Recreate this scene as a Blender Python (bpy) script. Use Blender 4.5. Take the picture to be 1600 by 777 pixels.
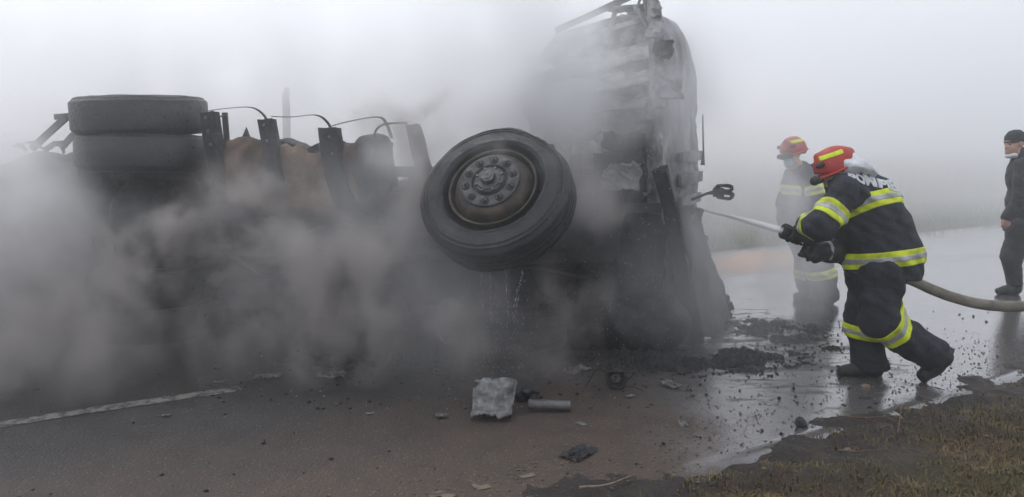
import bpy, math, random
import numpy as np
from mathutils import Vector, Matrix, noise as mnoise

random.seed(7)
rng = np.random.default_rng(7)
scene = bpy.context.scene
for o in list(bpy.data.objects):
    bpy.data.objects.remove(o)
COL = scene.collection

# ------------------------------------------------------------------ camera
FPX, CX, CY, HOR, CAMH = 1200.0, 800.0, 388.5, 229.0, 1.6
PITCH = math.atan((CY - HOR) / FPX)
cam_d = bpy.data.cameras.new('camera')
cam_d.sensor_width = 36.0
cam_d.lens = 36.0 * FPX / 1600.0
cam_d.clip_start = 0.05
cam_d.clip_end = 2000.0
cam = bpy.data.objects.new('camera', cam_d)
COL.objects.link(cam)
cam.location = (0, 0, CAMH)
cam.rotation_euler = (math.pi / 2 - PITCH, 0, 0)
scene.camera = cam

# ------------------------------------------------------------------ overcast sky
SUN_EL, SUN_AZ = math.radians(48), math.radians(-35)      # high, veiled, from the upper left behind the truck
world = bpy.data.worlds.new('World')
scene.world = world
world.use_nodes = True
wn, wl = world.node_tree.nodes, world.node_tree.links
wn.clear()
sky = wn.new('ShaderNodeTexSky')
sky.sky_type = 'NISHITA'
sky.sun_disc = False
sky.sun_elevation = SUN_EL
sky.sun_rotation = SUN_AZ
sky.air_density = 1.0
sky.dust_density = 6.0
sky.ozone_density = 1.0
hs = wn.new('ShaderNodeHueSaturation')
hs.inputs['Saturation'].default_value = 0.12
cloud = wn.new('ShaderNodeMix')
cloud.data_type = 'RGBA'
cloud.inputs[0].default_value = 0.9                      # closed cloud deck: nearly even
cloud.inputs[7].default_value = (5.75, 6.05, 6.7, 1)
bg = wn.new('ShaderNodeBackground')
bg.inputs['Strength'].default_value = 0.12
wo = wn.new('ShaderNodeOutputWorld')
wl.new(sky.outputs[0], hs.inputs['Color'])
wl.new(hs.outputs[0], cloud.inputs[6])
wl.new(cloud.outputs[2], bg.inputs['Color'])
wl.new(bg.outputs[0], wo.inputs['Surface'])

sun_d = bpy.data.lights.new('sun', 'SUN')
sun_d.energy = 0.9
sun_d.angle = math.radians(50)
sun_d.color = (1.0, 0.97, 0.93)
sun = bpy.data.objects.new('sun', sun_d)
COL.objects.link(sun)
sdir = Vector((math.sin(SUN_AZ) * math.cos(SUN_EL), math.cos(SUN_AZ) * math.cos(SUN_EL), math.sin(SUN_EL)))
sun.rotation_euler = sdir.to_track_quat('Z', 'Y').to_euler()
sun.location = (0, 0, 30)

vs = scene.view_settings
vs.view_transform = 'Standard'
vs.look = 'None'
vs.exposure = 0.47
vs.gamma = 1.0
vs.use_curve_mapping = False

cy = scene.cycles
cy.use_denoising = True
cy.max_bounces = 10
cy.diffuse_bounces = 3
cy.glossy_bounces = 3
cy.transmission_bounces = 4
cy.volume_bounces = 5
cy.transparent_max_bounces = 8
cy.volume_step_rate = 2.4
cy.volume_max_steps = 256
cy.caustics_reflective = False
cy.caustics_refractive = False
cy.sample_clamp_indirect = 6.0

# ------------------------------------------------------------------ pixel -> place helpers
_cp, _sp = math.cos(PITCH), math.sin(PITCH)
def ray(u, v):
    a, b = (u - CX) / FPX, (CY - v) / FPX
    return Vector((a, _cp + b * _sp, -_sp + b * _cp))
def W(u, v, Y):
    r = ray(u, v)
    return Vector((0, 0, CAMH)) + r * (Y / r.y)
def G(u, v, z=0.0):
    r = ray(u, v)
    return Vector((0, 0, CAMH)) + r * ((z - CAMH) / r.z)

# ------------------------------------------------------------------ materials
def _noise(nt, scale, detail=5.0, rough=0.6, vec=None, dist=0.0):
    n = nt.nodes.new('ShaderNodeTexNoise')
    n.inputs['Scale'].default_value = scale
    n.inputs['Detail'].default_value = detail
    n.inputs['Roughness'].default_value = rough
    n.inputs['Distortion'].default_value = dist
    if vec is not None:
        nt.links.new(vec, n.inputs['Vector'])
    return n.outputs['Fac']
def _ramp(nt, fac, stops):
    r = nt.nodes.new('ShaderNodeValToRGB')
    e = r.color_ramp.elements
    while len(e) < len(stops):
        e.new(0.5)
    for i, (p, c) in enumerate(stops):
        e[i].position = p
        e[i].color = (c[0], c[1], c[2], 1) if not isinstance(c, float) else (c, c, c, 1)
    nt.links.new(fac, r.inputs['Fac'])
    return r.outputs['Color']
def _mix(nt, fac, a, b):
    m = nt.nodes.new('ShaderNodeMix')
    m.data_type = 'RGBA'
    if isinstance(fac, float):
        m.inputs[0].default_value = fac
    else:
        nt.links.new(fac, m.inputs[0])
    for i, x in ((6, a), (7, b)):
        if isinstance(x, tuple):
            m.inputs[i].default_value = (*x[:3], 1)
        else:
            nt.links.new(x, m.inputs[i])
    return m.outputs[2]
def _math(nt, op, a, b=None, c=None, clamp=False):
    m = nt.nodes.new('ShaderNodeMath')
    m.operation = op
    m.use_clamp = clamp
    for i, x in enumerate((a, b, c)):
        if x is None:
            continue
        if isinstance(x, (int, float)):
            m.inputs[i].default_value = x
        else:
            nt.links.new(x, m.inputs[i])
    return m.outputs[0]
def _bump(nt, h, strength, dist, normal=None):
    b = nt.nodes.new('ShaderNodeBump')
    b.inputs['Strength'].default_value = strength
    b.inputs['Distance'].default_value = dist
    nt.links.new(h, b.inputs['Height'])
    if normal is not None:
        nt.links.new(normal, b.inputs['Normal'])
    return b.outputs['Normal']
def _base(name):
    m = bpy.data.materials.new(name)
    m.use_nodes = True
    nt = m.node_tree
    p = nt.nodes['Principled BSDF']
    g = nt.nodes.new('ShaderNodeNewGeometry')
    return m, nt, p, g.outputs['Position'], g
def mat(name, stops, scale=6.0, rough=0.8, metal=0.0, bump=0.3, bscale=None, bdist=0.01, detail=6.0,
        rrange=None, spec=0.5, dist=0.4):
    """colour from a ramp over fractal noise in object space, plus bump and roughness variation"""
    m, nt, p, pos, g = _base(name)
    tc = nt.nodes.new('ShaderNodeTexCoord').outputs['Object']
    n = _noise(nt, scale, detail, 0.62, tc, dist)
    nt.links.new(_ramp(nt, n, stops), p.inputs['Base Color'])
    p.inputs['Metallic'].default_value = metal
    p.inputs['Specular IOR Level'].default_value = spec
    p.inputs['Roughness'].default_value = rough
    n2 = _noise(nt, bscale or scale * 4, 6.0, 0.65, tc, 0.2)
    if rrange:
        r = nt.nodes.new('ShaderNodeMapRange')
        r.inputs['From Min'].default_value = 0.35
        r.inputs['From Max'].default_value = 0.65
        r.inputs['To Min'].default_value = rrange[0]
        r.inputs['To Max'].default_value = rrange[1]
        nt.links.new(n2, r.inputs['Value'])
        nt.links.new(r.outputs[0], p.inputs['Roughness'])
    if bump:
        nt.links.new(_bump(nt, n2, bump, bdist), p.inputs['Normal'])
    return m

M = {}
M['char'] = mat('charred steel', [(0.3, (0.008, 0.008, 0.009)), (0.55, (0.018, 0.018, 0.02)), (0.72, (0.06, 0.058, 0.058)), (0.85, (0.14, 0.135, 0.13))], 5, 0.75, 0, 0.6, 22, 0.02, rrange=(0.5, 0.9))
M['ash'] = mat('ash coated sheet', [(0.3, (0.03, 0.03, 0.031)), (0.44, (0.12, 0.12, 0.122)), (0.56, (0.34, 0.34, 0.34)), (0.72, (0.55, 0.55, 0.54))], 4, 0.95, 0, 0.7, 18, 0.03)
M['ashpan'] = mat('ash dusted floor pan', [(0.34, (0.015, 0.015, 0.016)), (0.46, (0.075, 0.074, 0.074)), (0.53, (0.3, 0.3, 0.295)), (0.68, (0.58, 0.575, 0.56))], 4.6, 0.95, 0, 0.8, 16, 0.03)
M['ashwhite'] = mat('white ash', [(0.28, (0.06, 0.06, 0.06)), (0.45, (0.32, 0.32, 0.31)), (0.7, (0.62, 0.61, 0.59))], 9, 0.95, 0, 0.8, 30, 0.02)
M['cabpaint'] = mat('scorched cab panel', [(0.3, (0.06, 0.061, 0.064)), (0.46, (0.17, 0.172, 0.177)), (0.61, (0.35, 0.35, 0.355)), (0.8, (0.48, 0.48, 0.48))], 2.6, 0.8, 0, 0.5, 14, 0.02, rrange=(0.5, 0.9))
M['rust'] = mat('heat rusted tank', [(0.3, (0.02, 0.017, 0.015)), (0.45, (0.065, 0.042, 0.03)), (0.57, (0.15, 0.1, 0.068)), (0.75, (0.27, 0.2, 0.15))], 3.2, 0.85, 0, 0.5, 20, 0.01)
M['rubber'] = mat('burnt rubber', [(0.3, (0.006, 0.0065, 0.0075)), (0.55, (0.011, 0.012, 0.014)), (0.74, (0.032, 0.034, 0.037))], 6, 0.5, 0, 0.6, 38, 0.008, rrange=(0.25, 0.65))
M['hub'] = mat('sooty hub steel', [(0.3, (0.03, 0.03, 0.031)), (0.55, (0.085, 0.084, 0.082)), (0.75, (0.17, 0.16, 0.15))], 14, 0.5, 0.35, 0.3, 50, 0.004, rrange=(0.35, 0.65))
M['rim'] = mat('rusted rim', [(0.32, (0.016, 0.015, 0.014)), (0.52, (0.045, 0.037, 0.029)), (0.72, (0.11, 0.08, 0.048))], 8, 0.55, 0.3, 0.3, 40, 0.004, rrange=(0.4, 0.75))
M['bolt'] = mat('bolt steel', [(0.3, (0.06, 0.06, 0.062)), (0.7, (0.2, 0.195, 0.19))], 30, 0.45, 0.6, 0.2, 80, 0.002)
M['bare'] = mat('burnt bare strap', [(0.3, (0.05, 0.05, 0.052)), (0.6, (0.14, 0.14, 0.14))], 10, 0.6, 0.4, 0.3, 40, 0.004)

# ------------------------------------------------------------------ mesh helpers
def link(name, me, mats=None, parent=None, matrix=None):
    o = bpy.data.objects.new(name, me)
    COL.objects.link(o)
    if mats is not None:
        for m in (mats if isinstance(mats, (list, tuple)) else [mats]):
            me.materials.append(m)
    if parent is not None:
        o.parent = parent
    if matrix is not None:
        o.matrix_local = matrix
    return o
def mesh(name, verts, faces, mats=None, parent=None, matrix=None, smooth=True, sharp=None, mi=None):
    me = bpy.data.meshes.new(name)
    me.from_pydata([tuple(v) for v in verts], [], [tuple(int(i) for i in f) for f in faces])
    if smooth:
        me.polygons.foreach_set('use_smooth', [True] * len(me.polygons))
    if mi is not None:
        me.polygons.foreach_set('material_index', [int(i) for i in mi])
    me.update()
    if sharp is not None:
        me.set_sharp_from_angle(angle=math.radians(sharp))
    return link(name, me, mats, parent, matrix)
def fastmesh(name, V, Fq, mats=None, parent=None, smooth=True):
    """numpy verts (n,3) and faces (m,k)"""
    me = bpy.data.meshes.new(name)
    V = np.asarray(V, np.float32)
    Fq = np.asarray(Fq, np.int32)
    k = Fq.shape[1]
    me.vertices.add(len(V))
    me.vertices.foreach_set('co', V.ravel())
    me.loops.add(Fq.size)
    me.loops.foreach_set('vertex_index', Fq.ravel())
    me.polygons.add(len(Fq))
    me.polygons.foreach_set('loop_start', np.arange(0, Fq.size, k, dtype=np.int32))
    if smooth:
        me.polygons.foreach_set('use_smooth', np.ones(len(Fq), bool))
    me.update(calc_edges=True)
    me.validate()
    return link(name, me, mats, parent)
def tag(o, label=None, cat=None, group=None, kind=None):
    if label: o['label'] = label
    if cat: o['category'] = cat
    if group: o['group'] = group
    if kind: o['kind'] = kind
    return o
def empty(name, loc=(0, 0, 0), rz=0.0):
    o = bpy.data.objects.new(name, None)
    COL.objects.link(o)
    o.empty_display_size = 0.2
    o.location = loc
    o.rotation_euler = (0, 0, rz)
    return o
def fbm(p, s=1.0, o=4):
    return mnoise.fractal(Vector(p) * s, 1.0, 2.0, o)

class MB:
    """collects shapes; build() links them as one mesh object"""
    def __init__(self):
        self.v, self.f = [], []
    def add(self, v, f):
        b = len(self.v)
        self.v += [Vector(x) for x in v]
        self.f += [tuple(i + b for i in q) for q in f]
        return self
    def box(self, c, size, rot=None, n=1, taper=1.0):
        """box of n x n x n-ish quads per face"""
        R = rot or Matrix.Identity(3)
        c = Vector(c)
        sx, sy, sz = (s / 2 for s in size)
        L = max(size)
        nn = [max(1, int(round(n * s / L))) for s in size]
        for ax in range(3):
            a, b = (ax + 1) % 3, (ax + 2) % 3
            for sg in (-1, 1):
                na, nb = nn[a], nn[b]
                vv, ff = [], []
                for i in range(na + 1):
                    for j in range(nb + 1):
                        p = [0, 0, 0]
                        p[ax] = sg
                        p[a] = -1 + 2 * i / na
                        p[b] = -1 + 2 * j / nb
                        q = Vector((p[0] * sx, p[1] * sy, p[2] * sz))
                        if taper != 1.0:
                            k = 1 + (taper - 1) * (p[2] + 1) / 2
                            q.x *= k; q.y *= k
                        vv.append(c + R @ q)
                for i in range(na):
                    for j in range(nb):
                        q = (i * (nb + 1) + j, (i + 1) * (nb + 1) + j, (i + 1) * (nb + 1) + j + 1, i * (nb + 1) + j + 1)
                        ff.append(q if sg > 0 else q[::-1])
                self.add(vv, ff)
        return self
    def tube(self, pts, r, seg=10, cap=True, flat=None):
        """round tube along points; r number or list; flat=(w,t,up) makes a flat ribbon section"""
        pts = [Vector(p) for p in pts]
        n = len(pts)
        rr = r if isinstance(r, (list, tuple)) else [r] * n
        vv, ff = [], []
        up = Vector((0, 0, 1)) if flat is None else Vector(flat[2])
        prev = None
        for i, p in enumerate(pts):
            t = (pts[min(i + 1, n - 1)] - pts[max(i - 1, 0)]).normalized()
            if prev is None:
                a = up.cross(t)
                if a.length < 1e-3:
                    a = Vector((1, 0, 0)).cross(t)
            else:
                a = prev - t * prev.dot(t)
            a.normalize()
            prev = a
            b = t.cross(a)
            if flat is None:
                for k in range(seg):
                    w = 2 * math.pi * k / seg
                    vv.append(p + (a * math.cos(w) + b * math.sin(w)) * rr[i])
            else:
                for sa, sb in ((-1, -1), (1, -1), (1, 1), (-1, 1)):
                    vv.append(p + a * sa * flat[0] / 2 + b * sb * flat[1] / 2)
        s = seg if flat is None else 4
        for i in range(n - 1):
            for k in range(s):
                ff.append((i * s + k, i * s + (k + 1) % s, (i + 1) * s + (k + 1) % s, (i + 1) * s + k))
        if cap:
            ff.append(tuple(reversed(range(s))))
            ff.append(tuple((n - 1) * s + k for k in range(s)))
        return self.add(vv, ff)
    def lathe(self, prof, seg=48, Mx=None, closed=False):
        vv, ff = [], []
        for (r, z) in prof:
            for k in range(seg):
                w = 2 * math.pi * k / seg
                vv.append(Vector((r * math.cos(w), r * math.sin(w), z)))
        n = len(prof)
        for i in range(n if closed else n - 1):
            j = (i + 1) % n
            for k in range(seg):
                ff.append((i * seg + k, i * seg + (k + 1) % seg, j * seg + (k + 1) % seg, j * seg + k))
        if Mx is not None:
            vv = [Mx @ v for v in vv]
        return self.add(vv, ff)
    def warp(self, fn):
        self.v = [fn(v) for v in self.v]
        return self
    def rough(self, amp, s=6.0, o=3):
        def fn(v):
            return v + Vector((mnoise.noise(v * s + Vector((3, 0, 0))), mnoise.noise(v * s + Vector((0, 7, 0))), mnoise.noise(v * s + Vector((0, 0, 11))))) * amp \
                     + Vector((mnoise.noise(v * s * 3.1), mnoise.noise(v * s * 3.1 + Vector((5, 5, 5))), mnoise.noise(v * s * 3.1 + Vector((9, 2, 4))))) * amp * 0.4
        return self.warp(fn)
    def build(self, name, m, parent=None, matrix=None, smooth=True, sharp=35, bevel=0.0):
        o = mesh(name, self.v, self.f, m, parent, matrix, smooth, sharp)
        if bevel:
            import bmesh
            bm = bmesh.new(); bm.from_mesh(o.data)
            bmesh.ops.remove_doubles(bm, verts=bm.verts, dist=1e-5)
            bm.to_mesh(o.data); bm.free()
            b = o.modifiers.new('bevel', 'BEVEL')
            b.width = bevel; b.segments = 2; b.limit_method = 'ANGLE'
        return o

# ------------------------------------------------------------------ distance-field bodies
class SDF:
    def __init__(self, wr=0.0, ws=1.0):
        self.p = []; self.wr = wr; self.ws = ws; self.cuts = []
    def cap(self, a, b, ra, rb=None, k=0.04):
        self.p.append(('c', np.array(a, np.float32), np.array(b, np.float32), ra, ra if rb is None else rb, k)); return self
    def chain(self, pts, radii, k=0.04):
        for i in range(len(pts) - 1):
            self.cap(pts[i], pts[i + 1], radii[i], radii[i + 1], k)
        return self
    def ell(self, c, r, rot=None, k=0.04, sub=False):
        R = np.array(rot if rot is not None else Matrix.Identity(3), np.float32)
        self.p.append(('s' if sub else 'e', np.array(c, np.float32), np.array(r, np.float32), R, None, k)); return self
    def cut(self, pt, nrm):
        """keeps the side the normal points away from"""
        n = Vector(nrm).normalized()
        self.cuts.append((np.array(pt, np.float32), np.array(n, np.float32))); return self
    def bounds(self):
        lo, hi = [], []
        for q in self.p:
            if q[0] == 'c':
                r = max(q[3], q[4])
                lo.append(np.minimum(q[1], q[2]) - r); hi.append(np.maximum(q[1], q[2]) + r)
            elif q[0] == 'e':
                r = float(q[2].max()); lo.append(q[1] - r); hi.append(q[1] + r)
        return np.min(lo, 0) - 0.04, np.max(hi, 0) + 0.04
    def ev(self, P):
        d = None
        for q in self.p:
            if q[0] == 'c':
                a, b, ra, rb, k = q[1:]
                ba = b - a
                t = np.clip(((P - a) @ ba) / max(float(ba @ ba), 1e-9), 0, 1)
                e = np.sqrt((((P - a) - t[..., None] * ba) ** 2).sum(-1)) - (ra + (rb - ra) * t)
            else:
                c, r, R, _, k = q[1:]
                l = (P - c) @ R
                k0 = np.sqrt(((l / r) ** 2).sum(-1)); k1 = np.sqrt(((l / (r * r)) ** 2).sum(-1)) + 1e-6
                e = k0 * (k0 - 1) / k1
            if d is None:
                d = e
            elif q[0] == 's':
                h = np.maximum(k - np.abs(-d - e), 0) / k if k > 0 else 0
                d = np.maximum(d, -e) + h * h * k * 0.25
            else:
                h = np.maximum(k - np.abs(d - e), 0) / k
                d = np.minimum(d, e) - h * h * k * 0.25
        if self.wr:
            s = self.ws
            x, y, z = P[..., 0] * s, P[..., 1] * s, P[..., 2] * s
            w = np.sin(17 * z + 9 * x + 2.2 * np.sin(7 * y + 5 * x)) + 0.8 * np.sin(26 * z - 13 * x + 8 * y + 2 * np.sin(9 * x)) \
                + 0.6 * np.sin(37 * x + 21 * z - 17 * y) + 0.45 * np.sin(55 * z + 31 * x + 3 * np.sin(11 * y - 6 * z))
            d = d + self.wr * w * 0.5
        for pt, n in self.cuts:
            d = np.maximum(d, (P - pt) @ n)
        return d
    def tri(self, h=0.01, fn=None):
        lo, hi = self.bounds()
        n = np.ceil((hi - lo) / h).astype(int) + 2
        ax = [lo[i] + h * np.arange(n[i], dtype=np.float32) for i in range(3)]
        out = np.empty(n, np.float32)
        for i in range(0, n[0], 24):
            X, Y, Z = np.meshgrid(ax[0][i:i + 24], ax[1], ax[2], indexing='ij')
            P = np.stack([X, Y, Z], -1)
            d = self.ev(P)
            if fn is not None:
                d = fn(P, d)
            out[i:i + 24] = d
        return surface_nets(out, lo, h)

class Union(SDF):
    """several fields, each with its own cuts, taken together"""
    def __init__(self, *parts):
        self.parts = parts
    def bounds(self):
        b = [p.bounds() for p in self.parts]
        return np.min([x[0] for x in b], 0), np.max([x[1] for x in b], 0)
    def ev(self, P):
        d = self.parts[0].ev(P)
        for p in self.parts[1:]:
            e = p.ev(P); k = 0.03
            h = np.maximum(k - np.abs(d - e), 0) / k
            d = np.minimum(d, e) - h * h * k * 0.25
        return d

def surface_nets(V, lo, h):
    nx, ny, nz = V.shape
    ins = V < 0
    corners = [(i, j, k) for i in (0, 1) for j in (0, 1) for k in (0, 1)]
    cnt = np.zeros((nx - 1, ny - 1, nz - 1), np.int8)
    for (i, j, k) in corners:
        cnt += ins[i:nx - 1 + i, j:ny - 1 + j, k:nz - 1 + k]
    act = np.argwhere((cnt > 0) & (cnt < 8))
    idx = -np.ones(cnt.shape, np.int32)
    idx[act[:, 0], act[:, 1], act[:, 2]] = np.arange(len(act))
    acc = np.zeros((len(act), 3), np.float32); num = np.zeros(len(act), np.float32)
    for a in corners:
        for axn in range(3):
            if a[axn]: continue
            b = list(a); b[axn] = 1
            va = V[act[:, 0] + a[0], act[:, 1] + a[1], act[:, 2] + a[2]]
            vb = V[act[:, 0] + b[0], act[:, 1] + b[1], act[:, 2] + b[2]]
            c = (va < 0) != (vb < 0)
            t = np.where(c, va / np.where(np.abs(va - vb) < 1e-9, 1e-9, va - vb), 0)
            p = np.tile(np.array(a, np.float32), (len(act), 1)); p[:, axn] += t
            acc += p * c[:, None]; num += c
    verts = (act + acc / np.maximum(num, 1)[:, None]) * h + lo
    quads = []
    for axn in range(3):
        s0 = [slice(0, None)] * 3; s1 = [slice(0, None)] * 3
        s0[axn] = slice(0, -1); s1[axn] = slice(1, None)
        e = np.argwhere(ins[tuple(s0)] != ins[tuple(s1)])
        b, c = (axn + 1) % 3, (axn + 2) % 3
        e = e[(e[:, b] > 0) & (e[:, c] > 0) & (e[:, b] < V.shape[b] - 1) & (e[:, c] < V.shape[c] - 1)]
        if not len(e): continue
        fl = ins[e[:, 0], e[:, 1], e[:, 2]]
        def cell(db, dc):
            q = e.copy(); q[:, b] -= db; q[:, c] -= dc
            return idx[q[:, 0], q[:, 1], q[:, 2]]
        q = np.stack([cell(1, 1), cell(0, 1), cell(0, 0), cell(1, 0)], 1)
        q[~fl] = q[~fl][:, ::-1]
        quads.append(q)
    return verts, np.concatenate(quads)

def sdf_obj(name, s, m, parent=None, h=0.01, fn=None):
    v, q = s.tri(h, fn)
    return fastmesh(name, v, q, m, parent)
def band(name, s, a, d, t0, w, off, m, parent, h=0.006, extra=None):
    """closed strip lying proud on the body, between two planes across direction d"""
    a = np.array(a, np.float32); d = np.array(Vector(d).normalized(), np.float32)
    def fn(P, D):
        t = (P - a) @ d
        r = np.maximum(D - off, np.abs(t - t0) - w / 2)
        r = np.maximum(r, -(D + 0.02))
        if extra is not None:
            r = np.maximum(r, extra(P))
        return r
    return sdf_obj(name, s, m, parent, h, fn)

# ------------------------------------------------------------------ ground, road, verges
RA = math.radians(31)
RE, RN = Vector((math.cos(RA), math.sin(RA), 0)), Vector((-math.sin(RA), math.cos(RA), 0))
E0 = G(920, 715)
def RD(e, n, z=0.0):
    p = E0 + RE * e + RN * n
    return Vector((p.x, p.y, z))
def road_nodes(nt, pos):
    """road coordinates: distance along and across"""
    sx = nt.nodes.new('ShaderNodeSeparateXYZ'); nt.links.new(pos, sx.inputs[0])
    X, Y = sx.outputs[0], sx.outputs[1]
    dx, dy = _math(nt, 'SUBTRACT', X, E0.x), _math(nt, 'SUBTRACT', Y, E0.y)
    e = _math(nt, 'ADD', _math(nt, 'MULTIPLY', dx, RE.x), _math(nt, 'MULTIPLY', dy, RE.y))
    n = _math(nt, 'ADD', _math(nt, 'MULTIPLY', dx, RN.x), _math(nt, 'MULTIPLY', dy, RN.y))
    return X, Y, e, n
def _smooth(nt, x, a, b):
    r = nt.nodes.new('ShaderNodeMapRange'); r.interpolation_type = 'SMOOTHSTEP'
    r.inputs['From Min'].default_value = a; r.inputs['From Max'].default_value = b
    nt.links.new(x, r.inputs['Value'])
    return r.outputs[0]

def asphalt():
    m, nt, p, pos, g = _base('wet sooty asphalt')
    X, Y, e, n = road_nodes(nt, pos)
    big = _noise(nt, 0.9, 5, 0.6, pos, 0.5)
    mid = _noise(nt, 4.5, 6, 0.65, pos, 0.3)
    fine = _noise(nt, 130, 3, 0.6, pos)
    vor = nt.nodes.new('ShaderNodeTexVoronoi'); vor.inputs['Scale'].default_value = 70
    nt.links.new(pos, vor.inputs['Vector'])
    chips = nt.nodes.new('ShaderNodeSeparateColor'); nt.links.new(vor.outputs['Color'], chips.inputs[0])
    base = _ramp(nt, mid, [(0.3, (0.024, 0.022, 0.021)), (0.7, (0.054, 0.049, 0.046))])
    # tan mud film trodden over the near lane
    mud = _math(nt, 'MULTIPLY', _smooth(nt, _math(nt, 'ADD', n, _math(nt, 'MULTIPLY', big, -1.6)), 0.95, -0.7), _ramp(nt, mid, [(0.25, 0.4), (0.7, 1.0)]))
    base = _mix(nt, mud, base, (0.082, 0.053, 0.036))
    # loose pale aggregate
    chip = _math(nt, 'MULTIPLY', _smooth(nt, chips.outputs[0], 0.7, 1.0), _smooth(nt, vor.outputs['Distance'], 0.42, 0.12))
    base = _mix(nt, _math(nt, 'MULTIPLY', chip, 0.8), base, (0.3, 0.265, 0.225))
    # pale sand thrown down on the far lane
    sd = _math(nt, 'ADD', _math(nt, 'POWER', _math(nt, 'DIVIDE', _math(nt, 'SUBTRACT', e, 6.6), 3.2), 2.0),
               _math(nt, 'POWER', _math(nt, 'DIVIDE', _math(nt, 'SUBTRACT', n, 4.3), 1.0), 2.0))
    sand = _smooth(nt, _math(nt, 'ADD', sd, _math(nt, 'MULTIPLY', big, 0.9)), 1.5, 0.6)
    base = _mix(nt, sand, base, (0.5, 0.3, 0.19))
    # water running off to the right of the wreck
    wv = _math(nt, 'ADD', X, _math(nt, 'MULTIPLY', _math(nt, 'SUBTRACT', big, 0.5), 1.8))
    wv = _math(nt, 'ADD', wv, _math(nt, 'MULTIPLY', _math(nt, 'SUBTRACT', mid, 0.5), 0.9))
    wet = _math(nt, 'MULTIPLY', _smooth(nt, _math(nt, 'ADD', wv, _math(nt, 'MULTIPLY', _math(nt, 'SUBTRACT', fine, 0.5), 0.7)), 0.55, 1.6), _math(nt, 'SUBTRACT', 1.0, _math(nt, 'MULTIPLY', sand, 0.8)))
    base = _mix(nt, _math(nt, 'MULTIPLY', wet, 0.65), base, (0.15, 0.15, 0.155))  # part of the sky's reflection in the water put into a paler base colour
    nt.links.new(base, p.inputs['Base Color'])
    # soot drifts lying in the water, drawn out along the flow
    mp = nt.nodes.new('ShaderNodeMapping'); mp.inputs['Rotation'].default_value = (0, 0, -RA); mp.inputs['Scale'].default_value = (1.0, 3.2, 1.0)
    nt.links.new(pos, mp.inputs['Vector'])
    drift = _noise(nt, 2.4, 7, 0.72, mp.outputs[0], 0.8)
    dcl = _math(nt, 'ADD', _math(nt, 'POWER', _math(nt, 'DIVIDE', _math(nt, 'SUBTRACT', X, 1.9), 1.3), 2.0), _math(nt, 'POWER', _math(nt, 'DIVIDE', _math(nt, 'SUBTRACT', Y, 6.2), 1.7), 2.0))
    soot = _smooth(nt, _math(nt, 'SUBTRACT', drift, _math(nt, 'MULTIPLY', _math(nt, 'MINIMUM', dcl, 1.6), 0.13)), 0.42, 0.56)
    base = _mix(nt, _math(nt, 'MULTIPLY', soot, 0.8), base, (0.03, 0.029, 0.029))
    nt.links.new(base, p.inputs['Base Color'])
    wet = _math(nt, 'MULTIPLY', wet, _math(nt, 'SUBTRACT', 1.0, _math(nt, 'MULTIPLY', soot, 0.8)))
    rg = nt.nodes.new('ShaderNodeMapRange')
    nt.links.new(wet, rg.inputs['Value'])
    rg.inputs['To Min'].default_value = 0.6; rg.inputs['To Max'].default_value = 0.09
    rough = _math(nt, 'ADD', rg.outputs[0], _math(nt, 'MULTIPLY', _math(nt, 'SUBTRACT', mid, 0.5), 0.28))
    nt.links.new(_math(nt, 'MAXIMUM', rough, 0.07), p.inputs['Roughness'])
    hgt = _math(nt, 'ADD', _math(nt, 'MULTIPLY', fine, 0.6), _math(nt, 'MULTIPLY', vor.outputs['Distance'], -0.7))
    dry = _math(nt, 'SUBTRACT', 1.0, _math(nt, 'MULTIPLY', wet, 0.86))
    b1 = _bump(nt, _math(nt, 'MULTIPLY', hgt, dry), 0.8, 0.008)
    b2 = _bump(nt, _math(nt, 'MULTIPLY', mid, _math(nt, 'SUBTRACT', 1.0, _math(nt, 'MULTIPLY', wet, 0.6))), 0.3, 0.02, b1)
    nt.links.new(b2, p.inputs['Normal'])
    # standing film of water
    nt.links.new(_math(nt, 'MULTIPLY', wet, 0.9), p.inputs['Coat Weight'])
    p.inputs['Coat Roughness'].default_value = 0.12
    p.inputs['Coat IOR'].default_value = 1.6
    nt.links.new(_bump(nt, _math(nt, 'ADD', mid, drift), 0.16, 0.012), p.inputs['Coat Normal'])
    return m
M['asphalt'] = asphalt()

def soil(name, brown, olive, wetcol):
    m, nt, p, pos, g = _base(name)
    X, Y, e, n = road_nodes(nt, pos)
    big = _noise(nt, 1.4, 5, 0.6, pos, 0.4)
    mid = _noise(nt, 9, 6, 0.7, pos, 0.2)
    fine = _noise(nt, 60, 5, 0.7, pos)
    c = _mix(nt, _smooth(nt, big, 0.42, 0.62), brown, olive)
    c = _mix(nt, _smooth(nt, mid, 0.35, 0.7), c, _mix(nt, 0.5, c, (0.02, 0.016, 0.012)))
    edge = _smooth(nt, _math(nt, 'ADD', n, _math(nt, 'MULTIPLY', _math(nt, 'SUBTRACT', big, 0.5), 1.2)), -1.25, -0.6)
    near = _math(nt, 'MULTIPLY', edge, _smooth(nt, n, 2.0, 1.0))
    c = _mix(nt, near, c, wetcol)
    nt.links.new(c, p.inputs['Base Color'])
    r = _math(nt, 'SUBTRACT', 0.92, _math(nt, 'MULTIPLY', near, 0.35))
    nt.links.new(r, p.inputs['Roughness'])
    nt.links.new(_bump(nt, _math(nt, 'ADD', mid, fine), 0.9, 0.03), p.inputs['Normal'])
    return m
M['soil'] = soil('muddy verge', (0.09, 0.056, 0.034), (0.085, 0.073, 0.028), (0.036, 0.028, 0.022))
M['field'] = soil('field soil', (0.09, 0.075, 0.05), (0.075, 0.09, 0.04), (0.05, 0.05, 0.03))

gr = 55.0
tag(mesh('ground', [(-gr, -14, -0.16), (gr, -14, -0.16), (gr, gr, -0.16), (-gr, gr, -0.16)], [(0, 1, 2, 3)], M['field']), kind='structure')

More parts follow.
